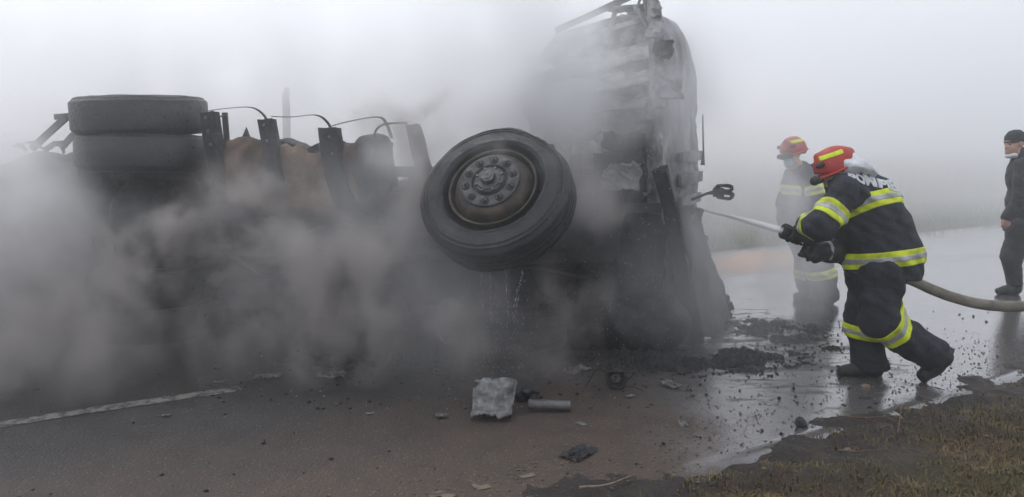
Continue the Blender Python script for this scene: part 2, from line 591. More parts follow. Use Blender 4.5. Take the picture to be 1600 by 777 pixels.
# road slab, its surface gently worn into wheel ruts
vv, ff = [], []
es = np.concatenate([np.arange(-45, -6, 1.5), np.arange(-6, 12, 0.12), np.arange(12, 50, 1.5)])
ns = np.linspace(-0.55, 5.5, 52)
for e in es:
    for n in ns:
        z = 0.012 * mnoise.noise(Vector((e * 0.8, n * 0.8, 0))) - 0.012 * (math.exp(-((n - 0.9) / 0.3) ** 2) + math.exp(-((n - 3.2) / 0.3) ** 2))
        vv.append(RD(e, n, z if (n > ns[0] and n < ns[-1]) else -0.15))
for i in range(len(es) - 1):
    for j in range(len(ns) - 1):
        a = i * len(ns) + j
        ff.append((a, a + len(ns), a + len(ns) + 1, a + 1))
tag(mesh('road', vv, ff, M['asphalt']), kind='structure')
def road_z(e, n):
    return 0.012 * mnoise.noise(Vector((e * 0.8, n * 0.8, 0))) - 0.012 * (math.exp(-((n - 0.9) / 0.3) ** 2) + math.exp(-((n - 3.2) / 0.3) ** 2))

def paint(name, n0, w, segs, col, wear):
    m, nt, p, pos, g = _base(name)
    no = _noise(nt, 14, 6, 0.75, pos, 0.3)
    nt.links.new(_mix(nt, _smooth(nt, no, wear, wear + 0.12), (0.05, 0.047, 0.045), col), p.inputs['Base Color'])
    p.inputs['Roughness'].default_value = 0.7
    nt.links.new(_bump(nt, _noise(nt, 110, 4, 0.6, pos), 0.5, 0.006), p.inputs['Normal'])
    return m
M['paint'] = paint('worn road paint', 0, 0, 0, (0.22, 0.205, 0.185), 0.43)
M['oldpaint'] = paint('faded edge paint', 0, 0, 0, (0.17, 0.14, 0.09), 0.38)
def line(e0, e1, n, w, m, ragged, broken=False):
    vv, ff = [], []
    k = int((e1 - e0) / 0.025)
    for i in range(k + 1):
        e = e0 + (e1 - e0) * i / k
        a = n - w / 2 + ragged * mnoise.noise(Vector((e * 9, 1, 0))); b = n + w / 2 + ragged * mnoise.noise(Vector((e * 9, 5, 0)))
        vv += [RD(e, a, road_z(e, a) + 0.004), RD(e, (a + b) / 2, road_z(e, (a + b) / 2) + 0.005), RD(e, b, road_z(e, b) + 0.004)]
        if i:
            q = 3 * i
            ff += [(q - 3, q, q + 1, q - 2), (q - 2, q + 1, q + 2, q - 1)]
    if broken:
        ff = [f for f in ff if mnoise.noise((vv[f[0]] + vv[f[2]]) * 4.0) + 0.7 * mnoise.noise((vv[f[0]] + vv[f[2]]) * 13) > 0.12]
    return tag(mesh('road_marking', vv, ff, m), kind='structure')
line(-6.2, -1.3, 2.13, 0.11, M['paint'], 0.012)
line(-2.2, -0.25, 0.0, 0.07, M['oldpaint'], 0.04, True)

# near verge: trampled bank that laps unevenly over the asphalt
def verge_z(e, n):
    k = min(1.0, max(0.0, (0.05 - n) / 1.35))
    return -0.025 - 0.07 * max(0.0, n + 0.2) + 0.10 * k * k * (3 - 2 * k) + 0.04 * mnoise.noise(Vector((e * 1.9, n * 1.9, 2))) * (0.45 + k) + 0.035 * mnoise.noise(Vector((e * 3.7, n * 3.7, 12))) \
        + 0.034 * mnoise.noise(Vector((e * 6, n * 6, 5))) + 0.016 * mnoise.noise(Vector((e * 17, n * 17, 5))) + 0.007 * mnoise.noise(Vector((e * 41, n * 41, 5)))
vv, ff = [], []
es = np.concatenate([np.arange(-9, -1.6, 0.15), np.arange(-1.6, 5.6, 0.022), np.arange(5.6, 16, 0.2)])
ns = np.concatenate([np.arange(-5.0, -2.4, 0.2), np.arange(-2.4, 0.35, 0.022)])
for e in es:
    for n in ns:
        vv.append(RD(e, n, verge_z(e, n)))
nn = len(ns)
ff = [(i * nn + j, (i + 1) * nn + j, (i + 1) * nn + j + 1, i * nn + j + 1) for i in range(len(es) - 1) for j in range(nn - 1)]
tag(fastmesh('verge', np.array([tuple(v) for v in vv]), np.array(ff), M['soil']), kind='structure')
# far verge
vv, ff = [], []
es = np.arange(-40, 50, 0.6); ns = np.arange(5.1, 16, 0.4); nn = len(ns)
for e in es:
    for n in ns:
        k = min(1.0, max(0.0, (n - 5.35) / 1.2))
        vv.append(RD(e, n, -0.08 + 0.16 * k + 0.06 * mnoise.noise(Vector((e * 0.7, n * 0.7, 9)))))
ff = [(i * nn + j, (i + 1) * nn + j, (i + 1) * nn + j + 1, i * nn + j + 1) for i in range(len(es) - 1) for j in range(nn - 1)]
tag(fastmesh('far_verge', np.array([tuple(v) for v in vv]), np.array(ff), M['field']), kind='structure')

def blades(name, base, length, width, lean, m, label, cat):
    """a mass of curved blades: base (k,3) points; two segments each"""
    k = len(base)
    az = rng.uniform(0, 2 * np.pi, k); d = np.stack([np.cos(az), np.sin(az), np.zeros(k)], 1)
    sd = np.stack([-np.sin(az), np.cos(az), np.zeros(k)], 1)
    L = length * rng.uniform(0.5, 1.3, k)[:, None]; ln = lean * rng.uniform(0.3, 1.4, k)[:, None]
    w = width * rng.uniform(0.6, 1.3, k)[:, None]
    up = np.array([0, 0, 1.0])
    m1 = base + (up * np.cos(ln * 0.6) + d * np.sin(ln * 0.6)) * L * 0.5
    tip = m1 + (up * np.cos(ln * 1.5) + d * np.sin(ln * 1.5)) * L * 0.5
    V = np.stack([base - sd * w / 2, base + sd * w / 2, m1 + sd * w * 0.4, m1 - sd * w * 0.4, tip + sd * w * 0.08, tip - sd * w * 0.08], 1).reshape(-1, 3)
    i = np.arange(k)[:, None] * 6
    F = np.concatenate([i + np.array([0, 1, 2, 3]), i + np.array([3, 2, 4, 5])])
    return tag(fastmesh(name, V, F, m, smooth=False), label, cat, kind='stuff')
M['grass'] = mat('matted grass', [(0.28, (0.035, 0.022, 0.012)), (0.42, (0.11, 0.068, 0.034)), (0.5, (0.09, 0.075, 0.024)), (0.58, (0.2, 0.135, 0.065)), (0.66, (0.135, 0.135, 0.03)), (0.78, (0.27, 0.2, 0.105))], 3.5, 0.9, 0, 0, detail=8)
M['straw'] = mat('dead reed', [(0.3, (0.1, 0.075, 0.045)), (0.6, (0.16, 0.12, 0.075)), (0.8, (0.12, 0.12, 0.05))], 1.2, 0.95, 0, 0)
M['fargrass'] = mat('roadside grass', [(0.3, (0.1, 0.12, 0.04)), (0.6, (0.15, 0.19, 0.055))], 1.2, 0.95, 0, 0)

pts = []
while len(pts) < 60000:
    e, n = random.uniform(-2.5, 6), -0.4 - 2.5 * random.random() ** 1.1
    dens = 0.5 + 0.9 * mnoise.noise(Vector((e * 1.6, n * 1.6, 3))) + 0.5 * mnoise.noise(Vector((e * 5, n * 5, 8))) + 0.9 * min(0.4, (-0.95 - n))
    if random.random() < dens:
        pts.append(tuple(RD(e, n, verge_z(e, n) - 0.003)))
blades('grass', np.array(pts), 0.045, 0.0055, 1.2, M['grass'], 'short trampled brown and olive grass on the muddy verge', 'grass')
pts = [tuple(RD(random.uniform(-12, 40), 5.6 + 3.2 * random.random() ** 1.4, 0.0)) for _ in range(24000)]
blades('grass', np.array(pts), 0.22, 0.014, 0.6, M['fargrass'], 'green grass strip along the far road edge in fog', 'grass')
pts = [tuple(RD(random.uniform(-20, 48), 9.5 + 14 * random.random(), 0.0)) for _ in range(52000)]
blades('reeds', np.array(pts), 1.15, 0.014, 0.55, M['straw'], 'tall dry grey brown reeds standing in the foggy field', 'reeds')

# ------------------------------------------------------------------ overturned truck
TA = math.radians(-10)
OX = Vector((-0.18, 5.49, 0))
truck = empty('overturned_truck', OX, TA)
tag(truck, 'burnt out truck lying on its side with its underside and wheels exposed', 'truck')
TM = Matrix.Translation(OX) @ Matrix.Rotation(TA, 4, 'Z')
TI = TM.inverted()
def TL(u, v, h):
    """pixel to truck coordinates (x forward, y truck-up = away, z height) on the plane y = h"""
    o = TI @ Vector((0, 0, CAMH)); d = TI.to_3x3() @ ray(u, v)
    return o + d * ((h - o.y) / d.y)

# --- wheel profiles (axis = z, outer face towards +z)
def tyre_mesh(mb, r=0.535, w=0.285, seg=72, burn=None, grooves=4):
    hw = w / 2
    half = [(0.296, hw - 0.1), (0.315, hw - 0.085), (0.335, hw - 0.05), (0.35, hw - 0.01), (0.36, hw + 0.008), (0.372, hw + 0.014), (0.376, hw + 0.019), (0.384, hw + 0.019), (0.388, hw + 0.014),
            (0.42, hw + 0.013), (0.45, hw + 0.008), (0.462, hw + 0.006), (0.465, hw + 0.011), (0.472, hw + 0.01), (0.475, hw + 0.003), (0.488, hw - 0.002), (0.491, hw + 0.003), (0.498, hw + 0.001), (0.501, hw - 0.008), (r - 0.018, hw - 0.02), (r - 0.004, hw - 0.034)]
    tread = []
    gs = [(-0.6 + 1.2 * i / (grooves - 1)) * (hw - 0.03) for i in range(grooves)] if grooves > 1 else []
    zs = hw - 0.045
    for gz in reversed(gs):
        tread += [(r, zs), (r, gz + 0.008), (r - 0.014, gz + 0.005), (r - 0.014, gz - 0.005), (r, gz - 0.008)]
        zs = gz - 0.009
    tread += [(r, -(hw - 0.045))]
    prof = half + tread + [(a, -b) for a, b in reversed(half)] + [(0.285, -hw + 0.04), (0.285, hw - 0.04)]
    n0 = len(mb.v)
    mb.lathe(prof, seg, closed=True)
    for i in range(n0, len(mb.v)):
        v = mb.v[i]
        rr = math.hypot(v.x, v.y)
        k = (mnoise.noise(v * 5) * 0.006 + mnoise.noise(v * 16) * 0.003) * (1 if rr > 0.33 else 0.2)
        if burn:
            ang = math.atan2(v.y, v.x)
            d = abs((ang - burn + math.pi) % (2 * math.pi) - math.pi)
            b = max(0.0, 1 - d / 0.5) ** 0.6
            k -= b * max(0, (rr - 0.4) / 0.14) * (0.03 + 0.06 * abs(mnoise.noise(v * 9)) + 0.03 * mnoise.noise(v * 25))
        s = (rr + k) / rr
        mb.v[i] = Vector((v.x * s, v.y * s, v.z + mnoise.noise(v * 6 + Vector((4, 4, 4))) * 0.004))
    return mb

def ring_holes(mb, r, z, n, hr, depth, ph=0):
    for i in range(n):
        a = ph + 2 * math.pi * i / n
        Mx = Matrix.Translation((r * math.cos(a), r * math.sin(a), z))
        mb.lathe([(hr * 1.25, 0.0), (hr * 1.25, depth), (hr, depth), (hr * 0.95, -0.002)], 18, Mx)
def hexnut(mb, c, r, hgt, rot=0, rd=0.0):
    vv = [(c[0] + r * math.cos(rot + i * math.pi / 3), c[1] + r * math.sin(rot + i * math.pi / 3), c[2] + z) for z in (0, hgt * 0.85) for i in range(6)]
    vv += [(c[0] + 0.86 * r * math.cos(rot + i * math.pi / 3), c[1] + 0.86 * r * math.sin(rot + i * math.pi / 3), c[2] + hgt) for i in range(6)]
    ff = [(i, (i + 1) % 6, 6 + (i + 1) % 6, 6 + i) for i in range(6)] + [(6 + i, 6 + (i + 1) % 6, 12 + (i + 1) % 6, 12 + i) for i in range(6)] + [tuple(range(12, 18))]
    mb.add(vv, ff)

# --- the steered front wheel, toppled outwards towards the road edge
n_ax = Vector((-0.26, -0.745, 0.615)).normalized()
wc = W(778, 309, 5.33)
xa = Vector((1, 0, 0)); xa = (xa - n_ax * xa.dot(n_ax)).normalized(); ya = n_ax.cross(xa)
Mw = Matrix((xa, ya, n_ax)).transposed().to_4x4(); Mw.translation = wc
Lw = TI @ Mw
wheel = MB().lathe([(0.30, 0.10), (0.305, 0.128), (0.314, 0.136), (0.312, 0.143), (0.298, 0.14), (0.288, 0.122), (0.281, 0.102), (0.276, 0.1), (0.272, 0.118), (0.262, 0.145), (0.246, 0.168), (0.228, 0.18), (0.21, 0.186), (0.15, 0.188)], 72)
wheel.lathe([(0.285, 0.12), (0.285, -0.12)], 48)
wheel = wheel.build('front_wheel', M['rim'], truck, Lw, sharp=40)
wheel['label'] = 'toppled front wheel with rusty rim and exposed hub'
tyre_mesh(MB(), burn=0.75).build('tyre', M['rubber'], wheel, sharp=50)
HZ = Matrix.Translation((0, 0, 0.012))
hb = MB().lathe([(0.205, 0.171), (0.208, 0.176), (0.207, 0.19), (0.2, 0.196), (0.13, 0.197), (0.125, 0.19), (0.118, 0.178), (0.112, 0.178), (0.106, 0.195), (0.1, 0.204), (0.085, 0.206), (0.082, 0.214), (0.055, 0.216), (0.05, 0.213), (0.0001, 0.213)], 64)
hb.build('hub', M['hub'], wheel, HZ, sharp=30)
for i in range(10):
    a = 0.12 + i * math.pi / 5
    MB().lathe([(0.03, 0.1965), (0.029, 0.2005), (0.0235, 0.2005), (0.022, 0.1975), (0.0001, 0.1975)], 20, Matrix.Translation((0.166 * math.cos(a), 0.166 * math.sin(a), 0))).build('nut_seat', M['char'], wheel, HZ, sharp=40)
for i in range(10):
    a = 0.12 + i * math.pi / 5
    hd = MB().lathe([(0.0205, 0.1965), (0.0205, 0.2), (0.0001, 0.2)], 16, Matrix.Translation((0.166 * math.cos(a), 0.166 * math.sin(a), 0)))
    c = (0.166 * math.cos(a), 0.166 * math.sin(a), 0.199)
    hexnut(hd, c, 0.0175, 0.02, a)
    hd.lathe([(0.009, 0.219), (0.009, 0.232), (0.007, 0.235), (0.0001, 0.235)], 10, Matrix.Translation((c[0], c[1], 0)))
    hd.build('lug_nut', M['bolt'], wheel, HZ, sharp=30)
for i in range(8):
    a = 0.3 + i * math.pi / 4
    bb = MB(); hexnut(bb, (0.093 * math.cos(a), 0.093 * math.sin(a), 0.205), 0.011, 0.012, a); bb.build('hub_bolt', M['bolt'], wheel, HZ, sharp=30)
cap = MB(); hexnut(cap, (0, 0, 0.214), 0.05, 0.036, 0.2)
cap.lathe([(0.03, 0.248), (0.028, 0.254), (0.012, 0.254), (0.01, 0.247), (0.0001, 0.247)], 20)
cap.build('hub_cap', M['bolt'], wheel, HZ, sharp=30)
kn = MB().lathe([(0.1, -0.3), (0.21, -0.28), (0.21, -0.02), (0.24, 0.0)], 32)
kn.build('brake_drum', M['char'], wheel)

# --- rear duals (axis vertical), upper pair in view and lower pair on the road
def dual(z, deep, rot, h=0.56, f=-3.1):
    Mx = Matrix.Translation((f, h, z)) @ Matrix.Rotation(rot[0], 4, 'X') @ Matrix.Rotation(rot[1], 4, 'Y')
    rimb = MB().lathe([(0.29, 0.13), (0.3, 0.15), (0.305, 0.16), (0.295, 0.162), (0.28, 0.14), (0.265, 0.06), (0.24, -0.02), (0.16, -0.03), (0.15, 0.03 + deep), (0.12, 0.05 + deep), (0.0001, 0.055 + deep)], 48)
    rimb.lathe([(0.285, 0.14), (0.285, -0.14)], 40)
    ro = rimb.build('rear_wheel', M['rim'], truck, Mx, sharp=40)
    tyre_mesh(MB(), r=0.535, w=0.29, seg=72, grooves=0).build('tyre', M['rubber'], ro, sharp=50)
    return ro
dual(1.855, 0.12, (math.radians(2.0), math.radians(-0.5)))
dual(1.545, 0.0, (math.radians(-1.5), math.radians(0.8)), f=-3.085)
dual(0.43, 0.0, (0, 0), f=-3.05)
dual(0.14, 0.0, (0.03, 0), f=-3.05)
ax = MB().tube([(-3.08, 0.56, 0.2), (-3.08, 0.56, 0.75), (-3.08, 0.56, 0.85), (-3.08, 0.56, 1.25), (-3.08, 0.56, 1.35), (-3.08, 0.56, 1.95)], [0.09, 0.1, 0.21, 0.21, 0.1, 0.09], 20)
ax.lathe([(0.24, -0.16), (0.26, 0.0), (0.2, 0.14), (0.08, 0.22), (0.0001, 0.23)], 24, Matrix.Translation((-3.08, 0.46, 1.05)) @ Matrix.Rotation(math.pi / 2, 4, 'X'))
ax.rough(0.008).build('rear_axle', M['char'], truck)
for s in (0.72, 1.36):
    MB().lathe([(0.12, -0.13), (0.155, -0.1), (0.14, -0.03), (0.16, 0.03), (0.14, 0.08), (0.12, 0.13), (0.0001, 0.13)], 24, Matrix.Translation((-3.6, 0.66, s)) @ Matrix.Rotation(math.pi / 2, 4, 'X')).rough(0.012).build('air_bellows', M['char'], truck)
    b = MB()
    for k in range(4):
        b.tube([(-3.9 + 0.1 * k, 0.72 - 0.022 * k, s), (-3.1, 0.5 - 0.02 * k, s), (-2.4 - 0.1 * k, 0.7 - 0.02 * k, s)], 1, flat=(0.08, 0.018, (0, 1, 0)))
    b.build('leaf_spring', M['char'], truck)

# --- chassis
for s in (0.66, 1.42):
    b = MB().box((-1.55, 0.93, s), (5.4, 0.27, 0.012), n=40)
    for h in (0.8, 1.06):
        b.box((-1.55, h, s + (0.035 if s < 1 else -0.035)), (5.4, 0.012, 0.075), n=40)
    b.rough(0.012, 3).build('chassis_rail', M['char'], truck)
for f in (-4.1, -3.45, -2.6, -1.9, -0.8, 0.9):
    MB().box((f, 0.92, 1.04), (0.09, 0.18, 0.74), n=8).rough(0.008).build('crossmember', M['char'], truck, bevel=0.006)
MB().tube([(-2.9, 0.72, 1.04), (-1.0, 0.74, 1.04)], 0.06, 16).rough(0.006).build('driveshaft', M['char'], truck)

# --- fuel tank with its hangers and bands
def spline3(P, n=6):
    out = []
    for i in range(len(P) - 1):
        p0, p1, p2, p3 = P[max(i - 1, 0)], P[i], P[i + 1], P[min(i + 2, len(P) - 1)]
        for k in range(n):
            t = k / n
            out.append(0.5 * ((2 * p1) + (p2 - p0) * t + (2 * p0 - 5 * p1 + 4 * p2 - p3) * t * t + (3 * p1 - p0 - 3 * p2 + p3) * t ** 3))
    return out + [P[-1]]
def J(p_top, p_mid, p_end, w, t, name='tank_hanger', curl=True):
    """tank hanger: a wide dark channel running down and hooking back under the tank"""
    pts = [Vector(p_top), (Vector(p_top) * 0.5 + Vector(p_mid) * 0.5), Vector(p_mid)]
    e = Vector(p_end)
    c = Vector(p_mid)
    for k in range(1, 9):
        a = k / 8 * math.pi / 2
        pts.append(c + (e - c) * math.sin(a) * 0.9 + Vector((0, 0.30 * (1 - math.cos(a)), 0)))
    b = MB().tube(pts, 1, flat=(w, t, (0, 1, 0)))
    for sd in (-1, 1):
        b.tube([p + Vector((sd * w * 0.5, 0.035, 0)) for p in pts], 1, flat=(0.012, 0.075, (0, 1, 0)))
    b.v = [v + Vector((mnoise.noise(v * 7), mnoise.noise(v * 7 + Vector((3, 3, 3))), mnoise.noise(v * 7 + Vector((6, 1, 2))))) * 0.012 for v in b.v]
    return b.build(name, M['char'], truck, sharp=30)
HT = 0.46
J(TL(324, 176, HT), TL(334, 250, HT), TL(342, 290, HT), 0.12, 0.02)
J(TL(414, 186, HT), TL(425, 262, HT), TL(438, 310, HT), 0.125, 0.02)
jp = spline3([TL(511, 200, HT - 0.02), TL(518, 250, HT - 0.02), TL(530, 297, HT - 0.02), TL(548, 326, HT), TL(566, 330, HT + 0.05), TL(582, 316, HT + 0.12), TL(594, 285, HT + 0.2)])
b = MB().tube(jp, 1, flat=(0.15, 0.02, (0, 1, 0)))
for sd in (-1, 1):
    b.tube([p + Vector((sd * 0.075, 0.05, 0)) for p in jp[:int(len(jp) * 0.62)]], 1, flat=(0.012, 0.1, (0, 1, 0)))
b.rough(0.01, 7).build('tank_hanger', M['char'], truck, sharp=30)
J(TL(643, 194, HT + 0.15), TL(655, 245, HT + 0.15), TL(668, 292, HT + 0.15), 0.1, 0.02)
for (u, v) in ((322, 184), (326, 205), (330, 226), (413, 196), (418, 220), (515, 214), (520, 240), (646, 206)):
    p = TL(u, v, HT - 0.016 + (0.15 if u > 600 else 0))
    bb = MB(); hexnut(bb, (0, 0, 0), 0.014, 0.014, u)
    bb.build('bolt', M['bolt'], truck, Matrix.Translation(p) @ Matrix.Rotation(math.pi / 2, 4, 'X'), sharp=30)
# tank shell: open half drum with a torn upper lip, bulging towards the camera
a0, a1 = TL(352, 250, 0.5), TL(576, 262, 0.5)
vv, ff = [], []
NU, NV = 60, 26
for i in range(NU + 1):
    u = i / NU
    x = a0.x + (a1.x - a0.x) * u
    top = 1.66 - 0.10 * u + 0.07 * mnoise.noise(Vector((x * 4, 0, 0))) + 0.05 * mnoise.noise(Vector((x * 13, 2, 0))) + (0.05 if u > 0.74 else 0)
    if 0.55 < u < 0.66:
        top -= 0.06
    bot = 1.16 - 0.12 * u
    for j in range(NV + 1):
        w = j / NV
        z = top + (bot - top) * min(1, w * 1.25) if w < 0.8 else bot - 0.12 * math.sin((w - 0.8) / 0.2 * math.pi / 2)
        y = 0.5 + (0.0 if w < 0.8 else 0.45 * (1 - math.cos((w - 0.8) / 0.2 * math.pi / 2)))
        y += 0.05 * math.exp(-(w / 0.08) ** 2) + 0.035 * mnoise.noise(Vector((x * 3, z * 3, 4))) + 0.012 * mnoise.noise(Vector((x * 11, z * 11, 4)))
        if u > 0.9:
            y += ((u - 0.9) / 0.1) ** 2 * 0.25
        vv.append((x, y, z))
for i in range(NU):
    for j in range(NV):
        a = i * (NV + 1) + j
        ff.append((a, a + NV + 1, a + NV + 2, a + 1))
tank = mesh('fuel_tank', vv, ff, M['rust'], truck)
sm = tank.modifiers.new('plate', 'SOLIDIFY'); sm.thickness = 0.012
tank['label'] = 'torn rust brown fuel tank shell between black hangers'
# charred end and lining of the tank
e = MB()
ec = TL(588, 255, 0.5)
for k, (dx, rr) in enumerate(((0, 0.24), )):
    e.lathe([(0.0001, 0.02), (0.16, 0.015), (0.26, -0.02), (0.29, -0.1), (0.28, -0.2)], 28, Matrix.Translation((ec.x, 0.76, 1.42)) @ Matrix.Rotation(math.pi / 2, 4, 'Y'))
e.rough(0.03, 5).build('tank_end', M['char'], truck)
b = MB(); x0, x1 = a0.x, a1.x
for k in range(7):
    c = Vector((x0 + (x1 - x0) * (k + 0.5) / 7, 0.86, 1.42 + 0.1 * mnoise.noise(Vector((k, 3, 1)))))
    b.box(c, (0.3, 0.3, 0.34 + 0.16 * random.random()), Matrix.Rotation(random.uniform(-0.3, 0.3), 3, 'Y'), n=6)
b.rough(0.06, 5).build('tank_lining', M['char'], truck)
# loose tank bands: thin straps springing from the hanger tops
def strap(pts, w=0.028):
    P = [TL(u, v, h) for (u, v, h) in pts]
    out = []
    for i in range(len(P) - 1):
        p0, p1, p2, p3 = P[max(i - 1, 0)], P[i], P[i + 1], P[min(i + 2, len(P) - 1)]
        for k in range(6):
            t = k / 6
            out.append(0.5 * ((2 * p1) + (p2 - p0) * t + (2 * p0 - 5 * p1 + 4 * p2 - p3) * t * t + (3 * p1 - p0 - 3 * p2 + p3) * t ** 3))
    out.append(P[-1])
    return MB().tube(out, 1, flat=(w, 0.006, (0, 0, 1))).build('tank_band', M['bare'], truck, sharp=30)
strap([(322, 174, 0.5), (350, 170, 0.62), (392, 168, 0.85), (412, 180, 1.0), (420, 198, 1.05)])
strap([(424, 182, 0.5), (455, 183, 0.6), (494, 180, 0.85), (512, 192, 1.0), (520, 210, 1.05)])
strap([(516, 198, 0.5), (545, 190, 0.55), (590, 183, 0.75), (604, 194, 0.9), (612, 216, 1.0)])
strap([(585, 216, 0.6), (588, 203, 0.6), (602, 194, 0.62), (636, 192, 0.65)])
# small ladder bracket beside the duals
b = MB()
lp = TL(351, 176, 0.62), TL(356, 240, 0.62)
b.tube([lp[0], lp[1]], 1, flat=(0.05, 0.012, (0, 1, 0)))
for v in (182, 230):
    b.tube([TL(338, v, 0.6), TL(352, v, 0.62)], 1, flat=(0.012, 0.035, (0, 1, 0)))
b.build('step_bracket', M['bare'], truck)
# bent sheet behind the hangers
b = MB().add([TL(365, 245, 1.1), TL(385, 198, 1.15), TL(402, 240, 1.2), TL(384, 262, 1.15), TL(380, 240, 1.25)], [(0, 1, 4), (1, 2, 4), (2, 3, 4), (3, 0, 4)])
o = b.build('torn_sheet', M['ash'], truck); o.modifiers.new('plate', 'SOLIDIFY').thickness = 0.01
# exhaust stack further back
b = MB().tube([TL(448, 250, 3.0), TL(447, 168, 3.0), TL(446, 150, 3.0), TL(449, 140, 2.95)], [0.045, 0.045, 0.04, 0.03], 12)
b.rough(0.01).build('exhaust_stack', M['char'], truck)

# --- tail: bent mudguard bars and heaped remains behind the duals
def bar(pts, w, t, name='mudguard_bar', m='bare'):
    return MB().tube([TL(*p) for p in pts], 1, flat=(w, t, (0, 1, 0))).rough(0.006, 5).build(name, M[m], truck)
bar([(86, 183, 0.6), (104, 181, 0.62), (140, 178, 0.7)], 0.045, 0.03)
bar([(104, 183, 0.6), (78, 207, 0.6), (50, 232, 0.62)], 0.055, 0.03)
bar([(132, 195, 0.95), (112, 214, 0.95), (96, 232, 0.95)], 0.05, 0.03)
s = SDF(0.03, 0.9)
for k in range(26):
    u = random.uniform(-230, 165); top = 232 + 0.02 * abs(u - 60) + random.uniform(0, 25)
    c0 = TL(u, top + 30, random.uniform(0.55, 1.2)); s.ell(c0, (random.uniform(0.12, 0.3), 0.25, random.uniform(0.1, 0.2)), Matrix.Rotation(random.uniform(-0.6, 0.6), 3, 'Y'), 0.05)
for k in range(14):
    c0 = Vector((random.uniform(-4.9, -3.5), random.uniform(0.5, 1.3), random.uniform(0.3, 1.2))); s.ell(c0, (0.35, 0.3, 0.3), None, 0.1)
s.cap((-4.9, 0.9, 0.3), (-3.6, 0.9, 0.4), 0.4, 0.35, 0.1)
sdf_obj('collapsed_tail', s, M['char'], truck, 0.03)
for k in range(9):
    u = random.uniform(-60, 110); h = random.uniform(0.35, 0.6)
    p = TL(u, 236 + random.uniform(-6, 12), h)
    q = p + Vector((random.uniform(-0.22, 0.22), random.uniform(-0.05, 0.1), random.uniform(-0.02, 0.12)))
    MB().tube([p, (p + q) / 2 + Vector((0, 0, 0.03)), q], 1, flat=(random.uniform(0.02, 0.05), 0.012, (0, 1, 0))).build('bent_strip', M['ash'], truck)

# --- drivetrain: engine, gearbox, lower side, all charred
b = MB().box((0.3, 0.95, 1.05), (1.25, 0.55, 0.72), n=16)
b.box((0.25, 0.6, 1.05), (0.95, 0.28, 0.42), n=12, taper=1.0)
for k in range(6):
    b.box((-0.22 + 0.2 * k, 0.66, 1.46), (0.11, 0.2, 0.16), n=3)
b.rough(0.025, 5).build('engine_block', M['char'], truck)
b = MB().tube([(-0.4, 0.82, 1.05), (-0.6, 0.82, 1.05), (-0.62, 0.82, 1.05), (-1.0, 0.78, 1.05), (-1.1, 0.78, 1.05)], [0.3, 0.27, 0.2, 0.17, 0.08], 18)
b.rough(0.02, 6).build('gearbox', M['char'], truck)
b = MB().tube([(0.02, 0.5, 0.35), (0.02, 0.5, 0.6), (0.02, 0.44, 0.75), (0.02, 0.44, 1.3), (0.0, 0.45, 1.5)], [0.07, 0.06, 0.07, 0.07, 0.06], 12)
b.rough(0.01).build('front_axle', M['char'], truck)
for s_ in (0.72, 1.36):
    b = MB()
    for k in range(3):
        b.tube([(-0.75 + 0.05 * k, 0.75 - 0.02 * k, s_), (0.0, 0.55 - 0.02 * k, s_), (0.75 - 0.05 * k, 0.78 - 0.02 * k, s_)], 1, flat=(0.09, 0.016, (0, 1, 0)))
    b.build('leaf_spring', M['char'], truck)
b = MB().lathe([(0.29, 0.13), (0.305, 0.16), (0.28, 0.14), (0.24, -0.02), (0.15, -0.03), (0.12, 0.05), (0.0001, 0.055)], 32)
lo = b.build('front_wheel', M['rim'], truck, Matrix.Translation((0.02, 0.5, 0.22)) @ Matrix.Rotation(0.06, 4, 'Y'))
tyre_mesh(MB(), r=0.52, w=0.28, seg=48, grooves=3).build('tyre', M['rubber'], lo)
for (f, s_) in ((-2.15, 0.35), (-1.6, 0.3), (-1.05, 0.34)):
    MB().lathe([(0.0001, -0.3), (0.1, -0.29), (0.135, -0.25), (0.135, 0.25), (0.1, 0.29), (0.0001, 0.3)], 24, Matrix.Translation((f, 0.6, s_)) @ Matrix.Rotation(math.pi / 2, 4, 'Y')).rough(0.02, 4).build('air_tank', M['char'], truck)
s = SDF(0.035, 0.8)
for k in range(30):
    s.ell((random.uniform(-2.6, 1.0), random.uniform(0.75, 1.5), random.uniform(0.05, 0.5)), (random.uniform(0.2, 0.5), 0.3, random.uniform(0.12, 0.3)), None, 0.1)
s.cap((-2.6, 1.1, 0.2), (0.9, 1.1, 0.3), 0.3, 0.35, 0.1).cap((0.6, 0.85, 0.15), (1.2, 0.8, 0.2), 0.3, 0.28, 0.1).cap((0.9, 0.9, 0.3), (1.1, 0.9, 0.9), 0.3, 0.2, 0.1)
sdf_obj('crushed_side', s, M['char'], truck, 0.03)

s = SDF(0.035, 0.9)
for k in range(34):
    s.ell((random.uniform(-2.8, 0.6), random.uniform(1.15, 1.7), random.uniform(0.4, 1.25)), (random.uniform(0.15, 0.4), 0.25, random.uniform(0.1, 0.26)), None, 0.06)
s.cap((-4.2, 1.4, 0.8), (0.4, 1.5, 0.9), 0.5, 0.4, 0.1)
for k in range(10):
    s.ell((random.uniform(-4.2, -2.7), random.uniform(1.0, 1.4), random.uniform(0.5, 1.45)), (0.3, 0.2, 0.25), None, 0.06)
sdf_obj('burnt_bodywork', s, M['char'], truck, 0.03)
for k in range(16):
    f0 = random.uniform(-2.5, 0.2); z0 = random.uniform(0.35, 1.3)
    MB().tube([(f0, 0.68, z0), (f0 + random.uniform(0.1, 0.5), 0.62, z0 - random.uniform(0.0, 0.25)), (f0 + random.uniform(0.4, 0.9), 0.7, z0 - random.uniform(-0.1, 0.4))], random.uniform(0.01, 0.025), 8).build('air_line', M['char'], truck)

